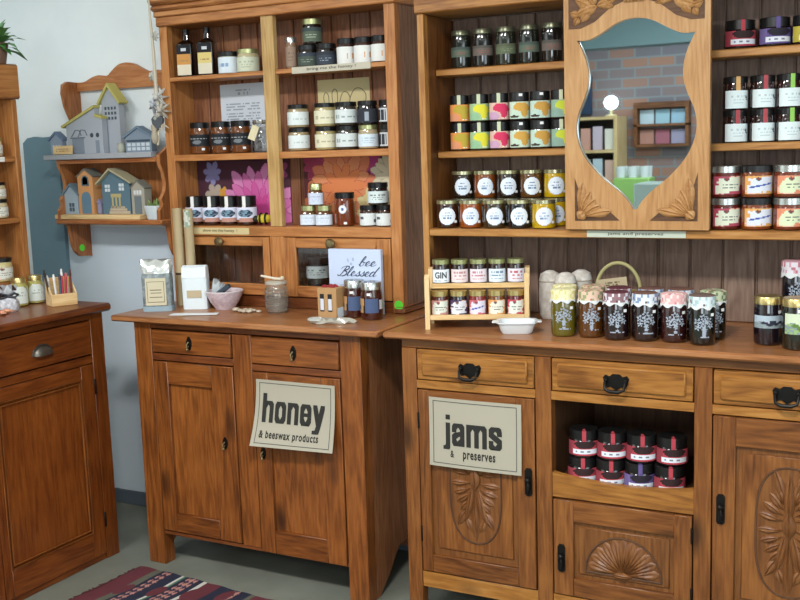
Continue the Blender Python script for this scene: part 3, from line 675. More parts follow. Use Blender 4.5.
def jar(key, r, h, body, lid, lab=None, span=75, lz=(.12, .66), label='', group=None, pos=(0, 0, 0), rz=.46, name='jar', cat='jar', lidh=.15, ribbon=None, sticker=None, cloth=None, sq=2.0, nu=26, nv=18, neck=.86, lettering=None, tagc=None, tall=False, charm=None, liq=None):
    """one jar per key is built with its parts, later ones are copies of it"""
    if key in PROTO: return dup(PROTO[key], pos, rz, label, group)
    T = thing(name, label, cat, pos, rz, group); PROTO[key] = T
    zl = h*(1-lidh)
    m = MB(); sh = .72 if not tall else .78
    prof = [(0, .002), (r*.86, .001), (r*.96, h*.03), (r, h*.08), (r, zl*sh), (r*.985, zl*(sh+.06)), (r*neck*1.02, zl*.96), (r*neck, zl*.985), (0, zl*.985)]
    m.lathe(0, 0, 0, prof, 26, 0, sq); m.build('glass_body' if liq is None else 'glass_body', body, T, True)
    m = MB(); rl = r*neck*1.07
    m.lathe(0, 0, 0, [(rl*.96, zl*.95), (rl, zl*.955), (rl, h*.985), (rl*.96, h), (rl*.8, h*.997), (0, h*.997)], 26, 0, sq)
    lo = m.build('lid', lid, T, True)
    if cloth:
        m = MB(); n = 40; rows = [(0, h+.0025), (rl*.85, h+.0025), (rl*1.06, h*.997), (rl*1.08, h*.93), (rl*1.04, zl*.99), (r*1.03, zl*.94), (r*1.06, zl*.88)]
        vs = []; fs = []
        for k, (a, z) in enumerate(rows):
            for i in range(n):
                q = 1+(.014*(k-3) if k > 3 else 0)*cos(i*2*pi*10/n); t = 2*pi*i/n; vs.append((a*q*cos(t), a*q*sin(t), z+(.004*cos(i*2*pi*7/n) if k == 6 else 0)))
        ms = []
        for k in range(len(rows)-1):
            for i in range(n):
                fs.append([k*n+i, k*n+(i+1) % n, (k+1)*n+(i+1) % n, (k+1)*n+i]); q = hsh(i, k, r*1000); ms.append(2 if k in (0, 1) and cloth[3] else (3 if k == 5 else (1 if q > .7 else (2 if q < .1 else 0))))
        m.add(vs, fs, ms); m.build('cloth_cover', [paper(c) for c in (*cloth[:3], 'd0d4d4')], T, True)
    if lab:
        cols, f = lab; a0, a1 = radians(-90-span), radians(-90+span); z0, z1 = h*lz[0], h*lz[1]
        def P(u, v, e=.0007):
            a = a0+(a1-a0)*u; c, d = cos(a), sin(a); k = (abs(c)**sq+abs(d)**sq)**(-1/sq); return ((r+e)*k*c, (r+e)*k*d, z0+(z1-z0)*v)
        m = MB(); m.sheet(P, nu, nv, f); o = m.build('label', [paper(c) for c in cols], T, True)
        if lettering:
            m = MB()
            for (s, u0, u1, v0, v1, bold) in lettering: letter(m, s, lambda u, v: P(u, v, .0013), u0, u1, v0, v1, 0, bold)
            m.build('lettering', paper('2a2d33'), o, True)
    if ribbon:
        m = MB(); a = -pi/2-.12; wd = .2 if r > .04 else .26
        for (z0, z1, rr) in ((h*lz[1]-h*.06, zl*.93, r*1.01), (zl*.93, h, rl*1.015)):
            m.sheet(lambda u, v: (rr*cos(a-wd/2+wd*u*1.4), rr*sin(a-wd/2+wd*u*1.4), z0+(z1-z0)*v), 4, 2)
        m.sheet(lambda u, v: (rl*1.015*cos(a-wd/2+wd*u*1.4)*(1-.5*v), rl*1.015*sin(a-wd/2+wd*u*1.4)*(1-.5*v), h+.001), 4, 2)
        m.build('seal_strip', paper(ribbon), T, True)
    if charm:
        m = MB(); a = -pi/2+.62; rr = r*1.03
        m.tube([(rl*cos(a), rl*sin(a), h*.9), (rr*cos(a), rr*sin(a), h*.6), (rr*cos(a), rr*sin(a), h*.42)], .0009, 5); m.ball(rr*cos(a), rr*sin(a), h*.38, .004, 0, 8); m.tube([(rr*cos(a)-.004, rr*sin(a), h*.34), (rr*cos(a)+.004, rr*sin(a), h*.3)], .002, 5)
        m.build('charm', mat('6c7078', .3, .8), T, True)
    if sticker:
        su, sv = sticker; a = radians(-90)+su; m = MB(); rr = r*1.012
        m.sheet(lambda u, v: (rr*cos(a+(u-.5)*.011/r), rr*sin(a+(u-.5)*.011/r), h*sv+.008*v), 3, 1); m.build('price_sticker', paper('eef0f0'), T, True)
    if tagc:
        m = MB(); m.M = Matrix.Translation((-r*.75, -r*1.02, h*.5)) @ Matrix.Rotation(.35, 4, 'Y'); m.box(-.011, .011, -.001, .001, -.022, .022, .0005); m.build('paper_tag', paper(tagc), T, True)
        m = MB(); m.tube([(r*.9*cos(t), r*.9*sin(t), zl*.9) for t in [2*pi*i/18 for i in range(18)]], .0015, 5, 0, True); m.build('string', paper('b9a27a'), T, True)
    return T
silver = mat('c6c8c4', .25, .9); gold = mat('c9b47a', .28, .85); goldg = mat('a9ac7c', .3, .75); black = mat('141414', .35); blackm = mat('242424', .28, .5)
J_ = 'on the jams hutch'
# --- tall pickle jars
zs = 1.6775
for i, x in enumerate((.802, .877, .955, 1.031, 1.105)):
    k = i % 3; lb = [L_split('5c6a5c', '4a5650', '9a5a50', 1), L_split('6a5f58', '54504a', 'a0564c', 2), L_split('606a52', '585c46', '88916c', 3)][k]
    jar(('tall', k), .0315, .118, jam(('1c1e18', '1a1714', '22241a')[k]), mat('6e705c', .3, .7), lb, 80, (.3, .56), '%s from left of the tall dark jars on the top jams shelf' % ORD[i], 'tall jars on the top shelf of the jams hutch', (x, .362, zs), .46, neck=.9, tall=True, lidh=.09)
# --- bright square label jars
zs = 1.4215
fl = [('orange', 'e0914a', 'b9a23a', 'd8906a', 0), ('yellow-green', '9fbe8e', 'dcd53a', '8fb890', 0), ('pink', 'd8b4a4', 'd2345e', 'c49ab8', 0), ('pale mint and gold', 'c4d8c4', 'cfa04a', 'b8ccb8', 1), ('mint and orange', 'bcd6c8', 'c99a48', 'b8ccb8', 1), ('grey-green', '8fae98', 'c8d23c', '8aa89a', 0)]
for row in (0, 1):
    for i, (nm, a, b_, c_, dk) in enumerate(fl):
        jar(('map', i), .0318, .0865, jam('2a1a10'), black, L_map(a, b_, c_, bool(dk)), 62, (.07, .66), 'small square jar with %s label, %s row of the bright jars' % (nm, ('lower', 'upper')[row]), 'small jars with bright labels', (.797+i*.0675, .352, zs+row*.0872), .42, lidh=.26, neck=.9, ribbon=('c9cfae' if i in (0, 1, 2, 5) else None), charm=None, sq=2.6, sticker=((.1, .85) if dk else None))
# --- oval label jars
zs = 1.184
bodies = [('dark brown', '33190e'), ('amber', '8a4310'), ('olive brown', '3a2a16'), ('black', '141013'), ('bright yellow', 'b8960e')]
up_b = [('dark olive', '2c2015'), ('amber brown', '7a3e14'), ('dark', '2a2018'), ('brown', '5a3a18'), ('bright yellow', 'b8960e')]
for i, (nm, c) in enumerate(bodies):
    jar(('ov', i), .036, .0865, jam(c), mat('b4b08c', .25, .8), L_oval('6f86a6', i), 44, (.12, .74), '%s preserve with white oval label, %s from left in the front row' % (nm, ORD[i]), 'front row of oval label jars', (.785+i*.0803, .268, zs), .40, lidh=.09, neck=.94, sticker=(.8, .18))
for row in (0, 1):
    for i, (nm, c) in enumerate(up_b):
        jar(('ovu', i), .035, .0865, jam(c), mat('b4b08c', .25, .8), L_oval('6f86a6', i+9), 44, (.12, .74), ('%s preserve with white oval label, %s from left, raised back row' if row else '%s preserve standing behind the front row and under the raised jars, %s from left') % (nm, ORD[i]), 'back row of oval label jars', (.796+i*.0785, .362, zs+.0872*row), .44, lidh=.09, neck=.94, sticker=(.8, .18))
# --- right bay
for i, (nm, c, d, x) in enumerate((('red', 'ac3c48', '2a1416', 1.656), ('purple', '5c4c84', '1e1826', 1.748), ('yellow', 'cfc04a', '2c2410', 1.8345))):
    jar(('flat', nm), .0425, .079, jam('1c1012'), black, L_red(c, d, 'd8dce4'), 82, (.1, .62), 'squat black-lidded jar with %s label on the top shelf right of the mirror' % nm, 'squat jars on the top right shelf', (x, .362, 1.6775), .46, lidh=.3, neck=.88, ribbon=c)
for row in (0, 1):
    for i, x in enumerate((1.647, 1.72, 1.79)):
        rb = [['a8484e', 'a8484e', '8fc45a'], ['d2a468', 'a8484e', '8fc45a']][row][i]
        jar(('white', rb), .0325, .0905, jam('2a1512'), blackm, L_plain('dbe8ea', 'b8c8cc', 4), 68, (.04, .58), 'dark jar with plain white label and %s strip, %s row, %s from the mirror' % ({'a8484e': 'red', '8fc45a': 'green', 'd2a468': 'tan'}[rb], ('lower', 'upper')[row], ORD[i]), 'white label jars right of the mirror', (x, .352, 1.4215+row*.0912), .5, lidh=.16, neck=.93, ribbon=rb, charm=True, sq=2.4)
for row in (0, 1):
    for i, x in enumerate((1.636, 1.7205, 1.805, 1.8895)):
        nm, e, ld = [('pink edged', 'a84458', silver), ('blue scripted', 'd9a05a', black), ('green leafed', 'd88a6a', silver), ('pink edged', 'a84458', silver)][i]
        jar(('flor', i), .041, .0875, jam(['5a1a16', '7a3a14', '6a2c14', '5a1a16'][i]), ld, L_flor(['d6dcc8', 'd3d8e4', 'd3dcb8', 'd6dcc8'][i], e, '50585a', i == 1, i), 64, (.12, .68), 'jam with %s flowery label beside the mirror door, %s row, %s' % (nm, ('lower', 'upper')[row], ORD[i]), 'flowery label jams right of the mirror', (x, .285, 1.184+row*.0882), .45, lidh=.17, neck=.93)
# --- the cubby
zs = .4745
for row in (0, 1):
    for i, x in enumerate((1.289, 1.371, 1.4535, 1.537)):
        pr = row == 0 and i == 2
        jar(('flat', 'purple' if pr else 'red'), .0425, .079, jam('1c1012'), black, L_red('a83c48', '2a1416', 'c4c8d4'), 82, (.1, .58), 'squat jam jar with %s label in the dresser cubby, %s row, %s from left' % ('purple' if pr else 'red', ('lower', 'upper')[row], ORD[i]), 'squat jars in the cubby', (x+(.004 if row else 0), .068+(.004*i if row else 0), zs+row*.0797), .42)
# --- jars with cloth caps on the worktop
ZT = .8955
caps = [('pale yellow', 'e4e0b4', 'd8cc8a', 'f0ecd4', '5a5212', '6a6016'), ('pink and green flowered', 'd8b8a4', '8f9a6c', 'b8685a', '54300e', '603812'), ('maroon', '8a6a70', 'd8d4dc', '5a2a34', '1c0e12', '1c0e12'), ('brown and blue', 'd4dae2', '7a90b0', '6a4a40', '1a0e10', '1a0e10'), ('pink and white', 'dca8a8', 'e8d4d0', 'c47a80', '2c1010', '2c1010'), ('white edged brown', 'd2dee0', 'a8c0c4', '6a5650', '0e120e', '0e120e')]
for i, (x, y) in enumerate(((1.232, .078), (1.31, .086), (1.388, .07), (1.466, .077), (1.544, .082), (1.622, .068))):
    nm, a, b_, c_, d, _ = caps[i]
    jar(('cap', i), .0345, .131, jam(d), blackm, L_rose(i), 62, (.14, .66), 'jam jar with %s cloth cover, %s in the front row' % (nm, ORD[i]), 'front row of cloth covered jars', (x, y, ZT), .44, lidh=.14, neck=.9, cloth=(a, b_, c_, i in (2, 3, 5)), nu=34, nv=40, sticker=(.62, .6))
back = [('pale', 1.205, .168, 0), ('pink flowered', 1.288, .174, 1), ('maroon', 1.37, .158, 2), ('brown topped', 1.459, .166, 3), ('brown topped', 1.542, .172, 3), ('leafy green', 1.632, .157, 6)]
for i, (nm, x, y, k) in enumerate(back):
    jar(('cap', k), .0345, .131, jam('10120e'), blackm, L_rose(6), 62, (.14, .66), 'jam jar with %s cloth cover, %s in the back row' % (nm, ORD[i]), 'back row of cloth covered jars', (x, y, ZT), .4, lidh=.14, neck=.9, cloth=('b8c0a0', '6a7a58', 'a05a5a', False), nu=34, nv=40, sticker=(.62, .6))
jar('berry', .0365, .128, jam('181018'), gold, L_scene('a8b8c4', '262a3c', '8f9aa0'), 85, (.36, .62), 'dark jar with gold lid and berry landscape label, right end of the jams worktop', None, (1.781, .125, ZT), .5, neck=.9, sticker=(.55, .66), lidh=.12)
jar('olive', .0385, .132, jam('16180e'), gold, L_scene('c8d4b8', '5a7a3a', '8fae70'), 70, (.32, .72), 'dark jar with gold lid and green olive label, at the right edge of the photo', None, (1.86, .08, ZT), .5, neck=.9, sticker=(-.2, .74), lidh=.12)
for i, x in enumerate((1.822,)):
    jar('capback', .036, .2, jam('14121c'), blackm, L_rose(9), 62, (.4, .74), 'tall cloth covered jar behind the gold-lidded jars at the right edge', None, (x, .31, ZT), .45, lidh=.1, neck=.9, cloth=('d4d0d8', 'b8707c', 'c89aa4', True), nu=34, nv=30)
# --- little rack with two tiers
RA = .35; RL = Vector((.812, .038, ZT))
RK = thing('jar_rack', 'small pale pine two-tier rack of jars on the left end of the jams worktop', 'rack', tuple(RL), RA)
W_ = .31
b = MB()
for x in (0, W_-.014):
    b.prism([(0, 0), (0, .155), (.012, .165), (.02, .15), (.03, .128), (.05, .115), (.09, .118), (.11, .17), (.125, .175), (.13, .16), (.13, 0), (.11, 0), (.1, .03), (.03, .03), (.02, 0)], 'x', x, x+.014)
b.split('rack_side', wood('pale', 'z'), RK, True)
b = MB(); b.box(.014, W_-.014, .002, .014, .028, .043); b.box(.014, W_-.014, .014, .068, .03, .036); b.box(.014, W_-.014, .056, .068, .116, .131); b.box(.014, W_-.014, .068, .126, .118, .124); b.build('tier', wood('pale', 'x'), RK, True)
def rk(u, v, z): return (RL.x+u*cos(RA)-v*sin(RA), RL.y+u*sin(RA)+v*cos(RA), RL.z+z)
tl = [('white label reading GIN', 'dfe8f0', [('GIN', .2, .78, .32, .82, .03)], '7f8c98'), ('pale pink print label', 'e4d4d6', None, 'b88a90'), ('faint red print label', 'e2d8e0', None, 'b8808c'), ('pale blue print label', 'd8e4ee', None, '7a90a8'), ('red and blue print label', 'dcd8e2', None, 'b8606c')]
for i, (nm, c, lt, ink) in enumerate(tl):
    jar(('rt', i), .0265, .0765, jam('2a1610'), goldg, L_plain(c, ink, i, ((.1, .14, .15, .85),) if lt else ((.66, .84, .2, .8), (.42, .56, .15, .85), (.2, .28, .2, .8))), 68, (.1, .62), 'small jar with %s on the upper tier of the little rack' % nm, 'upper tier of the little rack', rk(.041+i*.057, .097, .1245), .45, lidh=.14, neck=.92, lettering=lt, name='jar')
bl = [('cream flowered', 'd8dcd0', 'c08a84', 0), ('purple edged', 'd6d8de', '4a3058', 0), ('pink edged blue script', 'd8d4e4', 'c0606c', 1), ('orange edged', 'dcdccc', 'd89a5a', 0), ('red edged', 'd8dcd4', 'b84454', 0)]
for i, (nm, c, e, bl_) in enumerate(bl):
    jar(('rb', i), .0265, .0765, jam(['4a1a16', '1c1018', '7a2420', '6a3a14', '5a1418'][i]), gold, L_flor(c, e, '5a5a60', bool(bl_), i+5), 66, (.06, .64), 'small jam with %s label on the lower tier of the little rack' % nm, 'lower tier of the little rack', rk(.041+i*.057, .0405, .0365), .45, lidh=.17, neck=.92)
# --- honey hutch jars
zA, zB, zC = 1.7135, 1.4375, 1.1815
def bottle(x, y, z, r, h, cap, body, lab, labtxt, name='bottle', rz=.46):
    T = thing(name, labtxt, 'bottle', (x, y, z), rz)
    m = MB(); m.lathe(0, 0, 0, [(0, .001), (r*.95, 0), (r, h*.03), (r, h*.68), (r*.75, h*.73), (r*.34, h*.77), (r*.3, h*.88), (0, h*.88)], 24, 0, 4); m.build('glass_body', body, T, True)
    m = MB(); m.lathe(0, 0, 0, [(0, h*.875), (r*.38, h*.875), (r*.38, h*.995), (0, h)], 16); m.build('cap', cap, T, True)
    cols, f = lab; m = MB(); m.sheet(lambda u, v: (-r*.82+1.64*r*u, -r*1.012, h*.04+h*.62*v), 16, 20, f); m.build('label', [paper(c) for c in cols], T, True)
    return T
for i, (x, nm, c) in enumerate(((-.277, 'orange', 'c9904a'), (-.183, 'pale yellow', 'd6c27a'))):
    def f(u, v, i=i):
        if v > .72: return 2 if abs(u-.5) < .16 and .8 < v < .92 else 1
        return 3 if v < .34 else (4 if txt(u, v, ((.45, .5, .2, .8), (.12, .17, .2, .8)), 2) else 0)
    bottle(x, .342, zA, .0315, .17, black, jam('1a0f0a'), ([c, '15161c', 'c8ccd2', 'd9d0b8', 'a8865a'], f), 'tall square dark bottle with %s label on the top left honey shelf' % nm, rz=.3)
jar('cream1', .037, .078, jam('b0a890'), blackm, L_plain('d6e2ea', '86a4c4', 3, ((.4, .6, .1, .6),)), 70, (.05, .75), 'pale blue labelled low jar beside the square bottles, top left honey shelf', None, (-.094, .345, zA), .4, lidh=.18, neck=.93)
jar('cream2', .0405, .081, jam('b8ac86'), goldg, L_plain('ccd2bc', 'a8ae92', 4), 70, (.05, .65), 'cream coloured low jar against the centre post, top left honey shelf', None, (-.008, .345, zA), .4, lidh=.14, neck=.9)
jar('grinder', .0205, .108, jam('8a6a52'), silver, L_plain('9a8270', '7a6454', 6), 60, (.1, .7), 'slim silver-lidded spice jar right of the centre post on the top honey shelf', None, (.172, .345, zA), .4, lidh=.12, neck=.92, tall=True)
dk = L_split('3c4450', '2e343c', '9aa8b8', 3)
jar('dk1', .0365, .0775, jam('1c0f0a'), blackm, L_split('4a564c', '39414c', '8f9a90', 3), 76, (.1, .66), 'dark honey jar with green label, under the jar balanced on top of it', None, (.236, .352, zA), .4, lidh=.18, neck=.93)
jar('dk2', .0345, .0775, jam('1c0f0a'), blackm, dk, 76, (.1, .66), 'dark honey jar with blue-grey label right of the stacked pair, top honey shelf', None, (.309, .352, zA), .4, lidh=.18, neck=.93)
jar('dk3', .033, .084, jam('1c120c'), goldg, L_split('5a6656', '3e4a4a', 'a8b4a0', 5), 76, (.1, .66), 'dark honey jar stacked on top of another under the honey hutch crown', None, (.256, .352, zA+.078), .4, lidh=.18, neck=.93)
for i, x in enumerate((.392, .4575, .523)):
    jar('wo', .0325, .0875, jam('3a1c12'), blackm, L_plain('e4e6e2', 'd8a070', 2, ((.3, .62, .52, .84),)), 78, (.06, .68), 'brown honey jar with white and orange label, %s of three on the top honey shelf' % ORD[i], 'white and orange label honey jars', (x, .345, zA), .45, lidh=.17, neck=.9)
for i, x in enumerate((-.241, -.146, -.058)):
    def f(u, v): return 1 if (.6 < v < .68 and .1 < u < .85 and hsh(int(u*22), 1, 1) > .2) else (2 if (u-.45)**2+(v-.35)**2 < .03 else 0)
    jar('bk', .036, .1135, jam('6a3a18'), blackm, (['1c1e22', 'a8acb0', '70767c'], f), 78, (.25, .62), 'amber honey jar with black label, %s of three on the middle left honey shelf' % ORD[i], 'black label honey jars', (x, .345, zB), .42, lidh=.14, neck=.9, sticker=(.5, .12))
def empty_jar(name, label, x, y, z, r, h, lidm, rz=0, facet=False):
    T = thing(name, label, 'jar', (x, y, z), rz); m = MB()
    pr = [(0, .002), (r*.8, .0), (r*.92, h*.06), (r, h*.25), (r*1.02, h*.45), (r, h*.65), (r*.9, h*.82), (r*.82, h*.88), (r*.84, h*.93)] if facet else [(0, .002), (r*.9, 0), (r, h*.05), (r, h*.78), (r*.82, h*.87), (r*.82, h*.93)]
    pi_ = [(max(0, a-.0035), b_+(.004 if i < 2 else 0)) for i, (a, b_) in enumerate(pr)][::-1]; pi_[-1] = (0, .006)
    m.lathe(0, 0, 0, pr+pi_, 24, 0); m.build('glass_body', glass, T, True)
    return T
TJ = empty_jar('glass_jar', 'clear glass jar with a paper tag beside the amber honey jars', .028, .35, zB, .0335, .105, silver, .4)
m = MB(); m.lathe(0, 0, .098, [(.029, 0), (.03, .002), (.03, .014), (0, .014)], 20); m.build('lid', silver, TJ, True)
m = MB(); m.M = Matrix.Translation((-.02, -.038, .068)) @ Matrix.Rotation(.4, 4, 'Y'); m.box(-.013, .013, -.001, .001, -.026, .026, .0005); m.build('paper_tag', paper('d6cca8'), TJ, True)
c3 = [('cream', .1845, '9c8a66', 'dce4e4', 'b8c4c0'), ('pale yellow', .294, 'a89868', 'dcd8bc', 'b4ae90'), ('grey label dark', .377, '3a342c', 'd4dcdc', '8a9a96')]
for row in (0, 1):
    for i, (nm, x, bc, lc, ink) in enumerate(c3):
        jar(('mid', i), .0375, .0785, jam(bc), blackm, L_plain(lc, ink, i+3, ((.35, .6, .15, .3), (.4, .5, .4, .85))), 80, (.12, .68), '%s honey jar, %s of a two-high stack on the middle right honey shelf' % (nm, ('bottom', 'top')[row]), 'two-high honey stacks', (x+.002, .348, zB+row*.079), .42, lidh=.14, neck=.9)
jar('pk', .034, .0785, jam('a89878'), goldg, L_plain('d4e2ec', 'a8bccc', 8), 76, (.1, .62), 'pale honey jar with blue-white label under the dark jar near the right stile', None, (.462, .348, zB), .42, lidh=.14, neck=.9)
jar('pk2', .034, .0785, jam('1a1416'), blackm, L_plain('2c3038', '9aa4b0', 4, ((.1, .8, .42, .58),)), 76, (.1, .66), 'dark jar with black and white label stacked near the right stile of the honey hutch', None, (.462, .348, zB+.079), .42, lidh=.14, neck=.9)
for row in (0, 1):
    jar('pk3', .031, .0785, jam('181214'), blackm, L_plain('c8ccd0', '30343c', 5, ((.1, .9, .0, .45),)), 76, (.1, .66), 'dark jar tucked behind the right stile, %s of its stack on the middle honey shelf' % ('bottom', 'top')[row], 'jars behind the right stile', (.5385, .352, zB+row*.079), .42, lidh=.2, neck=.93)
for i, x in enumerate((-.272, -.194, -.117, -.04)):
    jar('hx', .0375, .104, jam('2e150c'), black, L_hex(), 80, (.12, .62), 'dark honey jar with hexagon label and white strip, %s of four in a row' % ORD[i], 'hexagon label honey jars', (x, .333, zC), .4, lidh=.3, neck=.84, ribbon='e2e0dc')
for i, x in enumerate((.222, .285)):
    jar('sq', .0295, .069, jam('5a3416'), goldg, L_plain('d4deea', 'b4c0d0', 2), 66, (.05, .56), 'small white label amber jar, %s of the pair carrying a third, honey hutch' % ('left', 'right')[i], 'small white label honey jars', (x, .333, zC), .42, lidh=.22, neck=.8, sq=3)
jar('sqt', .026, .074, jam('5a3c1a'), goldg, L_plain('ccd4e6', 'a8b4cc', 2), 66, (.05, .58), 'small amber jar standing on top of a pair of white label honey jars', None, (.254, .335, zC+.0695), .42, lidh=.24, neck=.76, sq=3)
def f(u, v): return None if (u-.5)**2+(v-.5)**2 > .25 else (1 if (u-.5)**2+(v-.5)**2 < .03 else 0)
jar('amb', .035, .113, jam('6a2c10'), blackm, (['dfe4ee', '4a5a90'], f), 22, (.38, .63), 'tall amber honey jar with a small round label, bottom right honey shelf', None, (.368, .333, zC), .3, lidh=.13, neck=.9, sticker=(.25, .06))
for i, x in enumerate((.461, .524)):
    jar('smw', .0305, .07, jam('3a2016'), blackm, L_plain('d8dede', '5a6068', 3, ((.5, .7, .1, .4), (.2, .5, .7, .9))), 78, (.05, .62), 'small jar with white bee label under a darker jar, %s of two' % ('left', 'right')[i], 'small bee label honey jars', (x, .333, zC), .42, lidh=.2, neck=.9)
jar('smt', .034, .074, jam('1e1612'), blackm, L_plain('d2dede', '6a7478', 7), 80, (.1, .62), 'dark lidded jar with white label standing on two small bee label jars', None, (.497, .336, zC+.0705), .42, lidh=.2, neck=.92)
T = jar('inside', .042, .105, jam('2a2c2c'), blackm, L_plain('ccd8d8', '6a7880', 3), 80, (.34, .74), 'white labelled jar behind the glass of the right flap of the honey hutch', None, (.236, .357, .9625), .4, lidh=.15)
for i, (x, y) in enumerate(((.476, .193), (.556, .165))):
    def f(u, v): return (2 if hsh(int(u*7), int(v*4), 2) > .6 else 1) if u < .3 else (0 if .33 < u < .78 else (3 if .8 < u < .97 and .2 < v < .9 else None))
    jar('honeyD', .0355, .121, jam('3c150c'), silver, (['46587c', 'b08a5a', '2c2a2e', 'c8ccd4'], f), 85, (.2, .58), 'dark honey jar with silver lid and blue label, %s of two on the honey worktop' % ('left', 'right')[i], 'dark honey jars on the honey worktop', (x, y, ZT), .35, lidh=.16, neck=.88, sticker=(-.1, .66))
# --- left hutch and cabinet jars
jl = [(-.795, -.112, 1.4525, .033, .066, 'c8b890', 'pale honey jar on the upper shelf of the left hutch'), (-.795, -.112, 1.2365, .034, .066, 'b4a684', 'pale honey jar on the middle shelf of the left hutch, under another'), (-.795, -.114, 1.303, .033, .06, 'b4a684', 'pale honey jar stacked on another on the middle shelf of the left hutch'), (-.795, -.118, 1.0125, .037, .084, 'bcae78', 'yellowish honey jar on the low shelf of the left hutch')]
for i, (x, y, z, r, h, c, lbl) in enumerate(jl):
    jar(('lh', i), r, h, jam(c), blackm if i else goldg, L_flor('cfcfc4', 'b0a890', '7a7a70', False, i), 80, (.1, .62), lbl, None, (x, y, z), 1.1, lidh=.13, neck=.9)
for i, (x, y) in enumerate(((-.735, -.06), (-.80+.012, -.01-.088), (-.70, -.2))):
    def f(u, v): return None if (abs(u-.5)/.5)**2.5+max(0, (v-.55)/.45)**2 > 1 else (1 if txt(u, v, ((.62, .68, .25, .75), (.42, .5, .2, .8), (.25, .3, .3, .7)), 3) else 0)
    pos = [(-.711, -.05), (0, 0), (-.712, -.125)][i]
    if i == 1: continue
    jar('ph', .0305, .1, jam('a8a25c'), gold, (['d4dcd4', '8a948c'], f), 56, (.1, .7), ('yellow honey jar with arched white label beside the pencil box', '', 'yellow honey jar with arched label nearer the left edge of the photo')[i], 'arched label honey jars', (*pos, .9285), .95, lidh=.14, neck=.78)
# ------------------------------------------------------------------ paper signs and strips
WARP = {'honey': ((0, 0), (.22, .23), (.78, .86), (1, 1)), 'jams': ((0, 0), (.22, .07), (.79, .76), (1, 1)), '& beeswax products': ((0, 0), (.24, .2), (.78, .84), (1, 1)), 'preserves': ((0, 0), (.3, .26), (1, 1))}
def sign(name, label, cx, cz, w, h, y, texts, bend, color='a39d8c', skew=0, par=None, border=True, ink='23221f'):
    def P(u, v, e=0.):
        c = bend(u, v); return (cx-w/2+w*u, y-.0012-e-c, cz-h/2+h*v)
    m = MB(); m.sheet(lambda u, v: P(u, v), 20, 16); m.sheet(lambda u, v: P(u, v, -.0008), 20, 16)
    ed = []
    o = m.build(name, paper(color))
    if border:
        b = MB()
        for (u0, u1, v0, v1) in ((.045, .955, .045, .056), (.045, .955, .944, .955), (.045, .053, .056, .944), (.947, .955, .056, .944)):
            b.sheet(lambda u, v: P(u0+(u1-u0)*u, v0+(v1-v0)*v, .0006), 20, 16)
        b.build('border_line', paper('4a4a48'), o)
    t = MB()
    for (s, u0, u1, v0, v1, bold, sh, sp) in texts:
        if s in ('honey', 'jams'): poster(t, s, lambda u, v: P(u, v, .0008), u0, u1, v0, v1); continue
        letter(t, s, lambda u, v: P(u, v, .0008), u0, u1, v0, v1, 0, bold, sh, sp, WARP.get(s))
    t.build('lettering', paper(ink), o)
    tag(o, label, 'sign'); return o
sign('paper_sign', 'cream paper sign reading honey & beeswax products, hung on the dresser door', .361, .604, .30, .21, -.008,
     [('honey', .1, .88, .355, .68, 0, 0, 1), ('& beeswax products', .09, .82, .1, .235, .028, 0, 1.15)], lambda u, v: .055*(1-v)**2*(.55+.45*(1-u))+.006*cos(u*pi*2)*0)
sign('paper_sign', 'cream paper sign reading jams & preserves, pinned on the carved dresser door', .9865, .599, .294, .208, -.0075,
     [('jams', .16, .8, .32, .65, 0, 0, 1), ('&', .24, .28, .15, .25, .02, 0, 1), ('preserves', .38, .73, .11, .245, .028, 0, 1.15)], lambda u, v: .004*sin(pi*u)+.006*(1-v)**2)
def strip(label, x0, x1, z0, z1, y, s, u0, u1, color='cbb98a'):
    o = sign('shelf_strip', label, (x0+x1)/2, (z0+z1)/2, x1-x0, z1-z0, y, [(s, u0, u1, .25, .8, .004, 0, 1.0)], lambda u, v: 0, color, border=False, ink='33302a'); return o
strip('tan paper strip with small lettering on the bottom board of the honey hutch, left bay', -.252, .004, 1.152, 1.175, .2795, 'show me the honey  !', .2, .8)
strip('cream paper strip reading bring me the honey on the top shelf edge', .213, .517, 1.6945, 1.716, .2825, 'bring me the honey !', .2, .82, 'beb8a6')
strip('pale green-white strip reading jams and preserves under the mirror door', 1.257, 1.543, 1.163, 1.182, .2195, 'jams and preserves', .22, .78, 'b8c0b0')
# ------------------------------------------------------------------ prints on the back of the honey hutch
def inpet(x, y, cx, cy, R, n, ph, r0=0., lay=1):
    """which layer of petals of a bloom covers this point, inner layers over outer ones"""
    best = None
    for k in range(lay):
        d = sqrt((x-cx)**2+(y-cy)**2); a0 = atan2(y-cy, x-cx)+ph+k*pi/n*1.1; i = math.floor(a0/(2*pi/n)); a = a0-(i+.5)*2*pi/n
        Rk = R*(1-.2*k)*(.84+.22*hsh(i % n, k, n))
        if d >= Rk: continue
        t = d/Rk; w = (pi/n)*(1.2 if t < .4 else 1.2*max(0, 1-((t-.4)/.6)**1.7)**.7)
        if abs(a) < w: best = (k+1, abs(a)/w, t)
    return best
def prnt(x0, x1, z0, z1, flowers, bgc, name, label, y=.4262):
    cols = [bgc]; spec = []
    for (cx, cz, R, n, ph, pal, lay) in flowers:
        spec.append((cx, cz, R, n, ph, len(cols), lay, len(pal))); cols += pal
    def f(u, v):
        x = x0+(x1-x0)*u; z = z0+(z1-z0)*v
        for (cx, cz, R, n, ph, b0, lay, k) in spec[::-1]:
            h_ = inpet(x, z, cx, cz, R, n, ph, 0, lay)
            if h_: return b0+(k-1 if h_[1] > .84 and h_[2] > .3 else min(k-2, h_[0]-1))
        return 0
    m = MB(); m.sheet(lambda u, v: (x0+(x1-x0)*u, y-.004, z0+(z1-z0)*v), int((x1-x0)/.0028), int((z1-z0)/.0028), f)
    m.box(x0, x1, y-.0035, y, z0, z1, 0); tag(m.build(name, [paper(c) for c in cols]), label, 'picture')
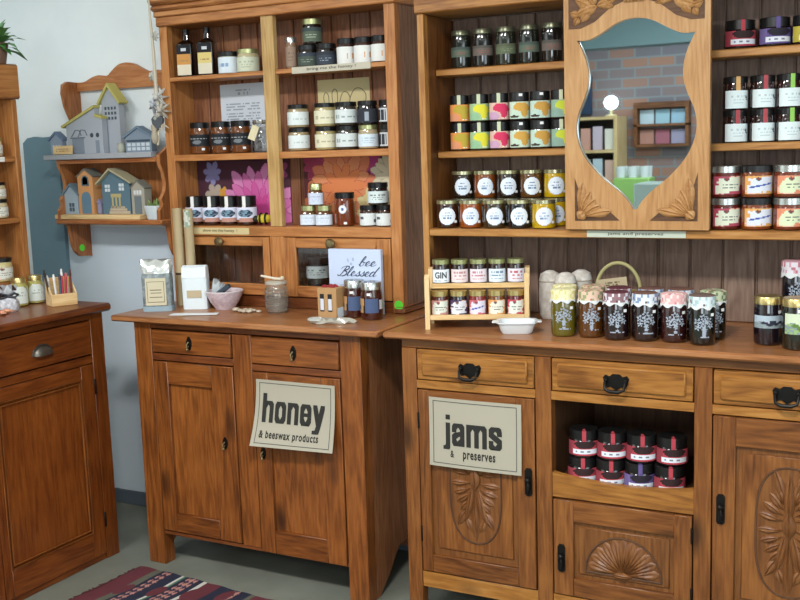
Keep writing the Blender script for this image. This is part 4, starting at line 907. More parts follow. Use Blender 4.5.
pinkp = ['d486b6', 'd070a8', 'cc5a9c', 'cc4690', 'a84484']
prnt(-.325, .09, 1.1825, 1.412, [(-.255, 1.365, .045, 7, .2, ['8a84b0', '6a648c'], 1), (-.25, 1.285, .05, 6, .6, ['b0a090', '8a7a80'], 1), (-.205, 1.29, .03, 6, .1, ['d0923a', 'c8b060'], 1), (.03, 1.37, .055, 8, 0, ['96466e', '84406a'], 1), (-.05, 1.215, .2, 15, .1, pinkp, 4)], '4a2634', 'flower_print', 'picture of a big pink bloom at the back of the bottom left honey shelf')
prnt(.15, .572, 1.1825, 1.412, [(.2, 1.39, .06, 9, .3, ['9c3c5a', 'b05068'], 1), (.235, 1.25, .1, 7, 0, ['c0704a', 'c87850', 'a05038'], 2), (.43, 1.39, .05, 8, .4, ['a83a74', '8e3464'], 1), (.31, 1.31, .155, 10, .2, ['d07c5a', 'd68a60', 'd8804e', 'b45a42'], 3), (.43, 1.235, .07, 8, .1, ['d6c690', 'd0be88', 'b0a078'], 2), (.515, 1.345, .1, 12, .5, ['cfc4a8', 'd4c8aa', 'a89e84'], 2)], '5a2c30', 'flower_print', 'picture of orange and cream blooms at the back of the bottom right honey shelf')
m = MB(); m.box(-.2, .0, .424, .4262, 1.4385, 1.685, 0); o = m.build('paper_sheet', paper('ccd2da')); tag(o, 'white printed sheet pinned to the back boards of the honey hutch, left bay', 'paper')
m = MB(); m.sheet(lambda u, v: (-.2+.2*u, .4235, 1.4385+.2465*v), 40, 50, lambda u, v: 0 if txt(u, v, tuple((.1+k*.035, .115+k*.035, .12, .88) for k in range(18))+((.84, .88, .4, .62), (.9, .93, .35, .68)), 4) else None); m.build('print', paper('98a0a8'), o)
m = MB(); m.box(.222, .43, .424, .4262, 1.535, 1.678, 0); o = m.build('drawing_card', paper('c9b98a')); tag(o, 'yellowed card with a looping pencil drawing, back of the honey hutch', 'picture')
m = MB()
for pts in ([(.25, 1.58), (.246, 1.62), (.256, 1.635), (.266, 1.62), (.266, 1.58)], [(.284, 1.585), (.28, 1.63), (.292, 1.645), (.302, 1.63), (.3, 1.585)], [(.31, 1.6), (.322, 1.63), (.34, 1.632), (.352, 1.612), (.345, 1.59)], [(.352, 1.612), (.37, 1.64), (.395, 1.642), (.415, 1.62), (.41, 1.585)], [(.24, 1.578), (.3, 1.57), (.36, 1.58), (.42, 1.57)]):
    m.tube([(a, .4236, c) for a, c in catmull(pts, 4)], .0014, 5)
m.build('pencil_line', paper('6a6450'), o)
# little bee ornament
T = thing('bee_ornament', 'small yellow and black bee ornament on the bottom left shelf of the honey hutch', 'ornament', (.035, .33, zC), .3)
m = MB(); m.M = Matrix.Translation((0, 0, .023)); m.lathe(0, 0, 0, [(.001, -.018), (.014, -.012), (.018, 0), (.014, .012), (0, .018)], 16, 0, 2, 1.6, 1); m.build('body', mat('c8b428', .6), T, True)
m = MB(); m.tube([(-.012, .0185*cos(a), .023+.0185*sin(a)) for a in [2*pi*i/20 for i in range(20)]], .0035, 6, 0, True); m.tube([(.008, .0185*cos(a), .023+.0185*sin(a)) for a in [2*pi*i/20 for i in range(20)]], .0035, 6, 0, True); m.ball(-.03, -.002, .022, .012); m.build('stripe', mat('1c1a14', .6), T, True)
# ------------------------------------------------------------------ honey worktop
T = thing('gift_bag', 'clear topped bag of tea with a cream label, left end of the honey worktop', 'bag', (-.283, .112, ZT), .5)
m = MB(); prf = [(.047, 0), (.05, .02), (.052, .1), (.05, .122)]
def bagloop(m, rows, n=28, sq=5):
    vs = []; fs = []
    for k, (a, b_, z, wob) in enumerate(rows):
        for i in range(n):
            t = 2*pi*i/n; c, d = cos(t), sin(t); q = (abs(c)**sq+abs(d)**sq)**(-1/sq); vs.append((a*q*c*(1+wob*sin(5*t+k)), b_*q*d*(1+wob*cos(4*t+k)), z+wob*.05*sin(7*t)))
    for k in range(len(rows)-1):
        for i in range(n): fs.append([k*n+i, k*n+(i+1) % n, (k+1)*n+(i+1) % n, (k+1)*n+i])
    fs.append(list(range(n))[::-1]); fs.append([(len(rows)-1)*n+i for i in range(n)]); m.add(vs, fs)
bagloop(m, [(.05, .032, .0, 0), (.052, .034, .012, 0), (.052, .035, .12, .01), (.05, .03, .132, .02)]); m.build('tea_filling', noisy('tea', '5a646a', '9aa4a4', 60, .6, .3), T, True)
m = MB(); bagloop(m, [(.05, .03, .133, .02), (.053, .028, .15, .06), (.05, .02, .165, .08), (.054, .012, .178, .1)]); m.build('crinkled_top', mat('d8dcd8', .15, .5), T, True)
m = MB(); m.box(-.036, .036, -.0375, -.0362, .022, .118, 0); m.box(-.028, .028, -.0382, -.0374, .035, .105, 0); o = m.build('label', paper('c8c0a4'), T, True)
m = MB(); 
for (a, b_, c_, d) in ((-.03, .03, .033, .0345), (-.03, .03, .105, .1065), (-.03, -.0285, .0345, .105), (.0285, .03, .0345, .105), (-.02, .02, .075, .078), (-.018, .02, .065, .0675), (-.022, .022, .05, .0525)): m.box(a, b_, -.0386, -.0381, c_, d, 0)
m.build('print', paper('6a6656'), o, True)
m = MB(); bagloop(m, [(.0535, .0365, .0, 0), (.0535, .0365, .018, 0)]); m.build('blue_band', paper('8fa4ae'), T, True)
for i, (x, y, h) in enumerate(((-.281, .238, .352), (-.238, .246, .35))):
    T = thing('bamboo_tube', 'tall straw coloured bamboo tube leaning on the honey hutch, %s of two' % ('left', 'right')[i], 'tube', (x, y, ZT), 0, 'bamboo tubes on the honey worktop')
    m = MB(); m.lathe(0, 0, 0, [(0, 0), (.0175, 0), (.0175, .112), (.0184, .114), (.0184, .118), (.0173, .12), (.0173, .2), (.017, h), (.014, h), (.014, h-.01), (0, h-.01)], 22); m.build('stem', noisy('bamboo_%d' % i, 'a08c68', 'c4b28c', 20, .55, .05, 4, (1, 1, .15)), T, True)
    m = MB(); m.lathe(0, 0, 0, [(.0175, .1115), (.0187, .1125), (.0187, .119), (.0175, .12)], 22); m.build('node_ring', mat('4a3a28', .7), T, True)
    if i:
        m = MB(); m.sheet(lambda u, v: (.0179*cos(radians(-120+90*u)), .0179*sin(radians(-120+90*u)), .285+.06*v), 10, 10, lambda u, v: 0 if hsh(int(u*6), int(v*7), 2) > .5 else 1); m.build('printed_wrap', [paper('8fa08c'), paper('c8cabc')], T, True)
T = thing('paper_bag', 'white folded paper bag with a small kraft label on the honey worktop', 'bag', (-.172, .185, ZT), .4)
m = MB(); bagloop(m, [(.044, .026, 0, 0), (.045, .027, .09, 0), (.046, .024, .115, .01)], 28, 7); m.build('bag_body', paper('d6e0e4'), T, True)
m = MB(); m.prism([(-.026, .112), (.02, .114), (.014, .15), (-.002, .155), (-.02, .148)], 'x', -.043, .044); m.build('folded_top', paper('dce4e8'), T, True)
m = MB(); m.box(-.026, .026, -.0292, -.0278, .042, .068, 0); m.build('label', paper('b8a88a'), T, True)
T = thing('bowl', 'pale pink patterned glass bowl on the honey worktop', 'bowl', (-.064, .207, ZT))
m = MB(); m.lathe(0, 0, 0, [(0, 0), (.034, 0), (.036, .005), (.05, .025), (.06, .045), (.066, .064), (.063, .064), (.056, .045), (.046, .028), (.03, .012), (0, .01)], 32); m.build('bowl_body', noisy('pink_glass', 'b4a0a8', 'd4c0c6', 70, .25, .15), T, True)
m = MB(); m.tube([(.0645*cos(2*pi*i/28), .0645*sin(2*pi*i/28), .064) for i in range(28)], .0025, 6, 0, True); m.build('rim', mat('d8d0d2', .2), T, True)
T = thing('wrapped_soap', 'clear wrapped dark bar resting in the pink bowl', 'soap', (-.064, .207, ZT+.011), .3)
m = MB(); m.M = Matrix.Translation((-.008, 0, .052)) @ Matrix.Rotation(-.6, 4, 'Y'); m.box(-.034, .034, -.014, .014, -.008, .008, .003); m.build('bar', mat('3c4650', .3), T, True)
m = MB(); m.M = Matrix.Translation((-.03, .004, .062)) @ Matrix.Rotation(.5, 4, 'Y'); bagloop(m, [(.008, .012, -.02, .02), (.016, .014, 0, .12), (.02, .01, .02, .2)]); m.build('wrapper', mat('ccd4d8', .12, .3), T, True)
T = thing('paper_slips', 'white paper slips lying at the front of the honey worktop', 'paper', (-.09, .07, ZT), .3)
m = MB(); m.box(-.085, .06, -.02, .02, 0, .0015, 0); m.build('slip', paper('d8e0e2'), T, True)
m = MB(); m.M = Matrix.Translation((.01, -.01, .0018)) @ Matrix.Rotation(.12, 4, 'Z'); m.box(-.05, .075, -.018, .018, 0, .0015, 0); m.build('slip', paper('e0e6e8'), T, True)
for i in range(8):
    a = 2*pi*i/8; x = .062+.036*cos(a)+.012*cos(3*a); y = .165+.018*sin(a); r = .008+.004*hsh(i, 2)
    m = MB(); m.ball(0, 0, r*.6, r, 0, 12, 1.3, 1, .6); o = m.build('pebble', noisy('stone_%d' % i, '9a8a74', 'd0c6b4', 40+i, .5, .1)); o.location = (x, y, ZT+.0003); o.rotation_euler = (0, 0, i*.9)
    tag(o, 'small pale pebble in the loose heap beside the pink bowl', 'stone', 'pebbles on the honey worktop')
TJ = empty_jar('honey_pot', 'clear ribbed glass honey pot with a wooden dipper through its lid', .17, .19, ZT, .04, .105, silver, 0, True)
m = MB()
for k in range(6): m.tube([(.0405*(1-.012*abs(k-2.5)**2)*cos(2*pi*i/28), .0405*(1-.012*abs(k-2.5)**2)*sin(2*pi*i/28), .018+k*.013) for i in range(28)], .0022, 6, 0, True)
m.build('glass_rib', mat('f6faf6', .05, 0, 0, .96), TJ, True); TJ.children[0].data.materials[0] = mat('f6faf6', .03, 0, 0, .95)
m = MB(); m.lathe(0, 0, .098, [(0, 0), (.036, 0), (.038, .002), (.038, .007), (.03, .0115), (0, .0125)], 24); m.build('lid', mat('c4bfb0', .35, .3), TJ, True)
T = thing('honey_dipper', 'pale wooden honey dipper lying on the lid of the glass pot', 'dipper', (.17, .19, ZT+.1125), .15)
m = MB(); m.tube([(-.05, -.01, .014), (.0, -.012, .006), (.03, -.014, .0045)], .0042, 8); m.build('handle', paper('d6cbb8'), T, True)
m = MB(); m.ball(.032, -.016, .0075, .0075); m.build('dipper_head', paper('c8bca4'), T, True)
T = thing('kraft_box', 'small kraft box with two cut-out windows and red filling on the honey worktop', 'box', (.407, .162, ZT), .0)
m = MB(); m.box(-.036, .036, -.03, .03, .0, .1, .0015); m.build('carton', paper('b08a5e'), T, True)
for x in (-.018, .012):
    m = MB(); m.box(x-.008, x+.008, -.0316, -.0298, .022, .08, .001); o = m.build('window_slot', paper('24201e'), T, True)
    m = MB(); m.box(x-.006, x+.0075, -.0322, -.0317, .027, .064, 0); m.build('white_label', paper('ccd0dc'), o, True)
m = MB(); m.box(.0358, .0368, -.024, .012, .002, .034, 0); m.build('white_label', paper('ccdae6'), T, True)
m = MB()
for i in range(12): m.ball(-.024+.05*hsh(i, 1), -.018+.036*hsh(i, 2), .101, .008, 0, 8, 1.2, 1, .8)
m.build('red_filling', mat('8e1a22', .5), T, True)
T = thing('wrapped_ornament', 'cellophane wrapped ornament lying in front of the kraft box', 'ornament', (.47, .055, ZT), .35)
m = MB(); bagloop(m, [(.07, .018, 0, .03), (.075, .022, .004, .08), (.06, .016, .01, .12), (.03, .01, .013, .1)], 30, 2.4); m.build('wrapper', mat('b8b4a8', .12, .3), T, True)
m = MB(); m.tube([(-.05+.022*cos(2*pi*i/16), -.002+.016*sin(2*pi*i/16), .013) for i in range(16)], .006, 8, 0, True); m.build('ring', mat('c8c8c0', .15, .4), T, True)
# canvas
T = thing('canvas_sign', 'small white canvas reading bee Blessed leaning on the right flap of the honey hutch', 'sign', (.457, .237, ZT+.072))
T.location.z = ZT
sup = MB(); sup.box(-.09, .09, -.006, .012, .0, .085, .001); 
m = MB(); m.box(-.1, .1, -.006, .012, .0, .217, .002); m.build('canvas_board', paper('c2cfe8'), T, True)
def CP_(u, v, e=0): return (-.1+.2*u, -.0068-e, .217*v)
GL = {'e': ([(0, .12), (.28, .42), (.46, .78), (.3, 1), (.1, .75), (.08, .35), (.26, .03), (.52, .1), (.72, .38)], .66),
      'b': ([(0, .2), (.3, 1.1), (.42, 1.85), (.3, 2.05), (.2, 1.6), (.12, .7), (.17, .12), (.38, 0), (.56, .3), (.5, .8), (.34, .88), (.6, .74), (.85, .8)], .78),
      'l': ([(0, .2), (.3, 1.1), (.42, 1.85), (.3, 2.05), (.18, 1.6), (.1, .6), (.2, .05), (.4, .1), (.6, .4)], .52),
      's': ([(0, .12), (.22, .6), (.36, 1.05), (.4, .75), (.5, .35), (.36, .02), (.12, .12), (.4, .04), (.68, .38)], .6),
      'd': ([(.55, .88), (.3, 1), (.06, .6), (.12, .06), (.36, .12), (.55, .8), (.78, 2.05), (.58, .9), (.54, .2), (.68, .02), (.92, .3)], .9),
      'B': ([(-.15, 1.5), (0, 1.95), (.4, 2.1), (.8, 1.95), (.76, 1.45), (.36, 1.12), (.76, .92), (.82, .3), (.42, -.05), (.05, .15)], .95)}
def script(m, s, x, z, h, sc):
    for ch in s:
        pts, adv = GL[ch]
        cm = catmull(pts, 5); P3 = [(x+sc*(a+.35*c_), -.0068, z+h*c_) for a, c_ in cm]
        rr = [.0007+(.0011 if cm[min(i+1, len(cm)-1)][1] < cm[i][1] else 0) for i in range(len(cm))]
        m.tube(P3, rr, 6)
        if ch == 'B': m.tube([(x+sc*(a+.35*c_), -.0068, z+h*c_) for a, c_ in catmull([(.42, 1.95), (.3, 1.1), (.1, .1), (-.15, .05), (-.25, .3)], 5)], .0014, 6)
        x += sc*adv
m = MB(); script(m, 'bee', .015, .162, .0155, .03); script(m, 'Blessed', -.06, .128, .0155, .0285); m.build('script_lettering', paper('39435c'), T, True)
m = MB()
for (cx, cz, a) in ((.42, .76, .5), (.47, .82, 1.0), (.38, .8, 1.4)):
    m.sheet(lambda u, v: CP_(cx+.05*u*cos(a)-.03*(v-.5)*sin(pi*u), cz+.06*u*sin(a)+.04*(v-.5)*sin(pi*u), .0003), 8, 4)
m.sheet(lambda u, v: CP_(.22+.5*u, .44+.012*v+.02*sin(u*6), .0003), 16, 1); m.build('grey_print', paper('a4b0cc'), T, True)
# ------------------------------------------------------------------ jams worktop odds
T = thing('dish', 'small white square ceramic dish in front of the little rack', 'dish', (1.09, .078, ZT), .36)
m = MB(); vs = []
def ring(hx, hy, z, n=32, sq=5): return [(hx*(abs(cos(t))**sq+abs(sin(t))**sq)**(-1/sq)*cos(t), hy*(abs(cos(t))**sq+abs(sin(t))**sq)**(-1/sq)*sin(t), z) for t in [2*pi*i/n for i in range(n)]]
rows = [ring(.042, .03, 0), ring(.046, .034, .006), ring(.054, .042, .03), ring(.06, .047, .032), ring(.06, .047, .035), ring(.052, .04, .034), ring(.044, .032, .01), ring(.03, .02, .007)]
vs = [p for r in rows for p in r]; fs = []
for k in range(len(rows)-1):
    for i in range(32): fs.append([k*32+i, k*32+(i+1) % 32, (k+1)*32+(i+1) % 32, (k+1)*32+i])
fs.append(list(range(32))[::-1]); fs.append([7*32+i for i in range(32)]); m.add(vs, fs)
m.build('dish_body', mat('d4dade', .2), T, True)
for sg in (-1, 1):
    m = MB(); m.box(.056*sg, .072*sg, -.016, .016, .03, .035, .002); m.build('handle', mat('d4dade', .2), T, True)
fabric = noisy('speckled_fabric', 'b8aca0', 'e4e2dc', 45, .85, .2)
for i, (x, y) in enumerate(((1.095, .345), (1.158, .31), (1.182, .388))):
    T = thing('fabric_pouch', 'speckled cream cloth wrapped pot behind the cloth capped jars, %s of three' % ('left', 'middle', 'right')[i], 'pot', (x, y, ZT), 0, 'cloth wrapped pots')
    m = MB(); m.lathe(0, 0, 0, [(0, 0), (.026, 0), (.033, .012), (.035, .06), (.034, .12), (.029, .14), (.012, .15), (0, .148)], 20); m.build('cloth_body', fabric, T, True)
    m = MB(); m.tube([(.0342*cos(2*pi*k/20), .0342*sin(2*pi*k/20), .118) for k in range(20)], .0016, 6, 0, True); m.build('tie', mat('a89a84', .8), T, True)
T = thing('basket', 'small basket with an arched cane handle behind the jars on the jams worktop', 'basket', (1.315, .335, ZT), .1)
m = MB()
for k in range(9): m.tube([((.045+.003*k)*1.35*cos(2*pi*i/32), (.04+.002*k)*(1+.012*(-1)**(i+k))*sin(2*pi*i/32), .005+k*.0105) for i in range(32)], .0058, 6, 0, True)
m.lathe(0, 0, .002, [(0, 0), (.045, 0), (.045, .003), (0, .003)], 24, 0, 2, 1.3, .9); m.build('woven_body', mat('8e7c54', .7), T, True)
m = MB(); m.tube([(.066*cos(pi*i/20), 0, .095+.085*sin(pi*i/20)) for i in range(21)], .0055, 8); m.build('arched_handle', mat('a8a06e', .6), T, True)
T = thing('card', 'small cream card propped in the cane basket', 'card', (1.3, .325, ZT+.1), .2)
m = MB(); m.M = Matrix.Rotation(-.12, 4, 'Y'); m.box(-.042, .046, -.001, .001, -.02, .034, 0); o = m.build('card_body', paper('b8a888'), T, True)
m = MB(); m.M = Matrix.Rotation(-.12, 4, 'Y'); m.sheet(lambda u, v: (-.03+.06*u, -.0014, .0+.028*v), 20, 12, lambda u, v: 0 if txt(u, v, ((.7, .85, .1, .9), (.4, .55, .2, .8)), 7) else None); m.build('print', paper('6a5a44'), T, True)
# ------------------------------------------------------------------ toy houses
ZG = 1.4325
m = MB(); m.box(-.99, -.44, .3, .4, ZG, ZG+.02, .002); tag(m.build('display_plank', mat('a0a3a8', .7)), 'grey painted plank on the upper board of the wall shelf', 'plank')
m = MB(); m.box(-.955, -.515, .302, .4, 1.2005, 1.219, .002); tag(m.build('display_plank', wood('pale', 'x')), 'pale wood plank under the lower row of toy houses', 'plank')
ZU, ZL = ZG+.0205, 1.2195
def gable(name, label, x0, x1, y0, y1, z, hw, hp, wallc, roofc, over=.008, th=.006, px=None, openings=(), extra=None, cat='toy house', roofname='roof'):
    T = thing(name, label, cat, ((x0+x1)/2, (y0+y1)/2, z)); px = (x0+x1)/2 if px is None else px
    m = MB(); m.prism([(x0, z), (x1, z), (x1, z+hw), (px, z+hp), (x0, z+hw)], 'y', y0, y1); m.build('walls', mat(wallc, .75), T)
    m = MB()
    for xe in (x0, x1):
        s = -1 if xe < px else 1; dx, dz = xe-px, hw-hp; L = sqrt(dx*dx+dz*dz); ux, uz = dx/L, dz/L; nx, nz = (-uz, ux) if s < 0 else (uz, -ux)
        if nz < 0: nx, nz = -nx, -nz
        A = (px, z+hp+.0003); B = (xe+ux*over, z+hw+uz*over+.0003)
        m.prism([A, B, (B[0]+nx*th, B[1]+nz*th), (A[0]+nx*th*.0, A[1]+th/max(.3, nz))], 'y', y0-over*.8, y1+over*.5)
    m.build(roofname, mat(roofc, .75), T)
    for (nm, c, rects) in openings:
        m = MB()
        for r in rects:
            if len(r) == 4: m.box(r[0], r[1], y0-.0016, y0+.001, r[2], r[3], .0004)
            else: m.prism(r[0], 'y', y0-.0016, y0+.001)
        m.build(nm, paper(c), T)
    return T
def rects(xs, zs, w, h): return [(x-w/2, x+w/2, q-h/2, q+h/2) for x in xs for q in zs]
def arch_(x, z, w, h): return ([(x-w/2, z), (x+w/2, z), (x+w/2, z+h-w/2)]+[(x+w/2*cos(a), z+h-w/2+w/2*sin(a)) for a in [pi*i/8 for i in range(1, 8)]]+[(x-w/2, z+h-w/2)],)
grey = 'a2a8b0'; yel = 'b4ac62'
gable('toy_house', 'tall narrow grey toy tower with a yellow gable roof, back of the top shelf', -.728, -.641, .3665, .3965, ZU, .195, .25, grey, yel, .014, .009, None, [('window', '4a525c', rects((-.708, -.692, -.676, -.66), (1.585, 1.604, 1.623), .009, .011))])
T = thing('toy_house', 'wide grey toy barn with a sloping yellow roof, front of the top shelf', 'toy house', (-.8, .345, ZU))
m = MB(); m.prism([(-.888, ZU), (-.7, ZU), (-.7, ZU+.13), (-.735, ZU+.14), (-.735, ZU+.172), (-.888, ZU+.108)], 'y', .333, .36); m.build('walls', mat(grey, .75), T)
m = MB(); m.prism([(-.905, ZU+.1015), (-.733, ZU+.1735), (-.733, ZU+.184), (-.91, ZU+.11)], 'y', .326, .3625); m.prism([(-.735, ZU+.1405), (-.698, ZU+.1305), (-.698, ZU+.139), (-.735, ZU+.15)], 'y', .328, .3625); m.build('roof', mat(yel, .75), T)
m = MB(); m.box(-.86, -.8, .3312, .3335, ZU+.002, ZU+.06, .0005); m.box(-.738, -.72, .3312, .3335, ZU+.002, ZU+.05, .0005); m.split('door', mat('7e8894', .7), T)
m = MB(); m.ball(-.757, .333, ZU+.07, .009, 0, 10, 1, .2, 1); m.ball(-.727, .333, ZU+.07, .009, 0, 10, 1, .2, 1); m.build('window', mat('3e464e', .6), T)
m = MB(); m.box(-.868, -.792, .3305, .3335, ZU+.06, ZU+.064, .0005)
for sg in (0, 1): m.tube([(-.862+.035*sg, .332, ZU+.066), (-.84+.03*sg, .332, ZU+.092), (-.82+.03*sg, .332, ZU+.09), (-.81+.03*sg, .332, ZU+.07)], .0016, 6)
m.build('trim', mat('5e6872', .7), T)
gable('toy_house', 'small blue-grey toy hut with a round topped roof, left end of the top shelf', -.978, -.914, .333, .355, ZU, .058, .082, '8c9aac', '6a7c96', .008, .007, None, [('window', 'c4ccd8', rects((-.962, -.946, -.93), (ZU+.02,), .008, .036))])
m = MB(); m.M = Matrix.Translation((-.9, .318, ZU)) @ Matrix.Rotation(-.1, 4, 'X'); m.box(-.05, .05, -.004, .004, .0005, .034, .001); o = m.build('wooden_block', wood('pale', 'x'))
m = MB(); m.M = Matrix.Translation((-.9, .318, ZU)) @ Matrix.Rotation(-.1, 4, 'X'); m.sheet(lambda u, v: (-.042+.084*u, -.0045, .006+.022*v), 26, 8, lambda u, v: 0 if txt(u, v, ((.6, .8, .1, .9), (.2, .4, .1, .9)), 5) else None); m.build('print', paper('8a6e48'), o)
tag(o, 'pale wooden block with tiny print in front of the grey toy barn', 'block')
T = thing('urn', 'tiny grey urn between the grey toy tower and the blue garage', 'urn', (-.612, .333, ZU))
m = MB(); m.lathe(0, 0, 0, [(0, 0), (.011, 0), (.014, .006), (.016, .022), (.012, .03), (.014, .036), (0, .036)], 16); m.build('urn_body', mat('a4a698', .7), T, True)
gable('toy_house', 'low blue toy garage with a white paned front, right end of the top shelf', -.588, -.462, .333, .362, ZU, .055, .088, '7c8c9a', '6a7e90', .008, .008, None, [('garage_door', 'c2cad2', rects((-.571, -.548, -.525, -.502, -.479), (ZU+.012, ZU+.028), .017, .012)), ('lintel', '3e4c5c', [(-.582, -.468, ZU+.038, ZU+.046)])])
# lower row
gable('toy_house', 'small pale blue toy house with a grey gable, left end of the lower shelf', -.922, -.852, .33, .36, ZL, .078, .112, '9cacb6', '6a7e8a', .008, .006, None, [('window', '4a5c68', rects((-.893, -.878), (ZL+.018, ZL+.036), .011, .015))])
gable('toy_house', 'orange toy house with arched blue door and window', -.846, -.768, .33, .385, ZL, .145, .172, 'c8905c', '6f7068', .004, .004, None, [('arched_door', '5f7c8e', [arch_(-.806, ZL+.002, .048, .085)]), ('arched_window', '4f6470', [arch_(-.806, ZL+.11, .036, .04)]), ('window_glass', 'c4ccd0', [arch_(-.806, ZL+.115, .026, .03)])])
m = MB(); m.box(-.756, -.736, .333, .352, ZL+.0003, ZL+.042, .002); m.prism([(-.758, ZL+.0425), (-.734, ZL+.0425), (-.746, ZL+.058)], 'y', .331, .354); tag(m.build('toy_house', mat('8a86a0', .7)), 'tiny lilac toy house squeezed between the orange and the dark blue houses', 'toy house')
gable('toy_house', 'wide dark blue toy house with four-pane white windows and a cream porch', -.722, -.582, .33, .37, ZL, .125, .168, '58727f', 'a8a284', .02, .006, -.668, [('window', 'ccd4d8', rects((-.700, -.686), (ZL+.092, ZL+.107), .011, .012)+rects((-.629, -.615), (ZL+.096, ZL+.111), .011, .012)), ('porch', 'b0a272', rects((-.67, -.652, -.634), (ZL+.045,), .008, .04)+[(-.678, -.626, ZL+.064, ZL+.078)]), ('steps', 'b8a890', [(-.69, -.585, ZL+.001, ZL+.012), (-.685, -.6, ZL+.013, ZL+.022), (-.68, -.61, ZL+.023, ZL+.03)])])
gable('toy_house', 'narrow stone-grey toy house with a tall dark door, right end of the lower row', -.574, -.51, .33, .37, ZL, .098, .124, 'a09c8e', '7a786c', .004, .004, -.545, [('window', 'd0d4d4', rects((-.557, -.543, -.529), (ZL+.082,), .01, .016)), ('door', '6a7478', [(-.56, -.526, ZL+.001, ZL+.068)])])
T = thing('plant_pot', 'small white square pot with a succulent, right end of the lower wall shelf', 'plant', (-.464, .335, 1.2005))
m = MB(); m.lathe(0, 0, 0, [(0, 0), (.024, 0), (.026, .004), (.034, .05), (.032, .052), (.03, .046), (0, .044)], 24, 0, 5); m.build('pot', mat('d0dade', .5), T, True)
m = MB()
for i in range(16):
    a = i*2.4; l = .02+.012*hsh(i, 1); el = .5+.8*hsh(i, 3); m.tube([(0.012*cos(a), .012*sin(a), .044), (.012*cos(a)+l*cos(a)*cos(el)*.6, .012*sin(a)+l*sin(a)*cos(el)*.6, .044+l*sin(el)*.7), (.012*cos(a)+l*cos(a)*cos(el), .012*sin(a)+l*sin(a)*cos(el), .044+l*sin(el)*1.3)], [.005, .006, .001], 6)
m.build('foliage', noisy('succulent', '4e6a3a', '8a9a5a', 30, .6), T, True)
# ------------------------------------------------------------------ garland of flowers and shells
T = thing('garland', 'hanging string of white cloth flowers and a grey heart beside the honey hutch', 'garland', (-.372, .262, 1.47))
m = MB(); m.tube([(-.345, .234, 2.0), (-.348, .238, 1.95), (-.356, .255, 1.8), (-.36, .26, 1.66), (-.352, .262, 1.58), (-.37, .262, 1.475)], [.003, .004, .006, .007, .006, .004], 7); m.build('cord', paper('c4bca8'), T)
for k, (x, z, s, c) in enumerate(((-.352, 1.645, .04, 'c4c4be'), (-.372, 1.618, .036, 'b0b4ba'), (-.338, 1.598, .036, 'b4ac9e'), (-.36, 1.57, .03, 'aaa89e'), (-.372, 1.72, .022, 'b8b8b0'), (-.35, 1.86, .02, 'bcbcb4'))):
    m = MB()
    for i in range(7):
        a = i*2*pi/7+k; m.M = Matrix.Translation((x, .252, z)) @ Matrix.Rotation(a, 4, 'Y') @ Matrix.Rotation(.5, 4, 'Z'); m.lathe(s*.55, 0, 0, [(.0005, -.004), (s*.3, -.002), (s*.42, .002), (0, .005)], 10, 0, 2, 1.3, .55)
    m.M = Matrix.Translation((x, .246, z)); m.ball(0, 0, 0, s*.24); m.build('cloth_flower', paper(c), T)
m = MB(); hp_ = [(.0, -.022), (.018, -.004), (.02, .008), (.012, .016), (0, .01), (-.012, .016), (-.02, .008), (-.018, -.004)]
m.prism([(-.352+a*1.3, 1.558+c_*1.3) for a, c_ in hp_], 'y', .244, .254); m.build('heart', mat('4e545a', .6), T)
m = MB()
for i in range(5):
    a = -.9+i*.42; m.tube([(-.36, .252, 1.55), (-.36+.03*sin(a)+.015, .25, 1.55-.02*cos(a)+.01), (-.36+.055*sin(a)+.02, .249, 1.545-.045*cos(a)+.02)], [.003, .004, .001], 6)
m.build('twig', paper('b4a890'), T)
m = MB(); m.lathe(-.376, .256, 1.475, [(0, 0), (.01, .01), (.015, .03), (.01, .05), (.013, .07), (0, .085)], 12); m.build('shell', paper('a89f8c'), T)
# ------------------------------------------------------------------ left cabinet top
ZL2 = .9285
T = thing('pencil_box', 'pale wooden box of pens on the left cabinet', 'box', (-.575, -.06, ZL2), 1.1)
m = MB(); m.box(-.045, .045, -.035, -.031, 0, .042, .001); m.box(-.045, .045, .031, .035, 0, .095, .001); m.box(-.045, .045, -.031, .031, 0, .004, 0)
for sg in (-1, 1): m.prism([(-.031, .004), (.031, .004), (.031, .095), (.02, .085), (-.031, .042)], 'x', .045*sg, .041*sg)
m.build('box_body', wood('pale', 'x'), T, True)
pens = [(-.03, 'c8c4bc', -.25), (-.018, 'd8d8d4', -.12), (-.004, '3a5a6a', .05), (.006, 'b83848', .0), (.014, 'a83040', .06), (.024, 'd8c8c0', -.04), (.033, '6a3028', .04), (-.036, '3a302c', -.3)]
for i, (x, c, tl_) in enumerate(pens):
    P_ = thing('pen', '%s pen standing in the pale wooden box, %s from left' % (('white', 'pale', 'teal', 'red', 'dark red', 'cream', 'brown', 'black')[i], ORD[i]), 'pen', T.matrix_world.translation if False else (-.575+x*cos(1.1)-.006*sin(1.1)*0, -.06+x*sin(1.1), ZL2+.006), 1.1, 'pens in the wooden box')
    m = MB(); m.M = Matrix.Rotation(tl_*.5, 4, 'Y'); hh = .1+.025*hsh(i, 5); y_ = .012*(hsh(i, 9)-.5)*2; m.tube([(0, y_, 0.003), (0, y_, hh*.8)], .0042, 8); m.build('barrel', mat(c, .35), P_, True)
    m = MB(); m.M = Matrix.Rotation(tl_*.5, 4, 'Y'); m.tube([(0, y_, hh*.8), (0, y_, hh*.86), (0, y_, hh)], [.0048, .0048, .003], 8); m.build('cap', mat(('e8e8e4', 'e4e4e0', '26384a', 'd8d4d0', 'c03848', 'b8a890', '4a2018', '26241f')[i], .35), P_, True)
T = thing('sweet_bag', 'clear bag of pale sweets tied with a black ribbon, left edge of the left cabinet', 'bag', (-.645, -.235, ZL2), .9)
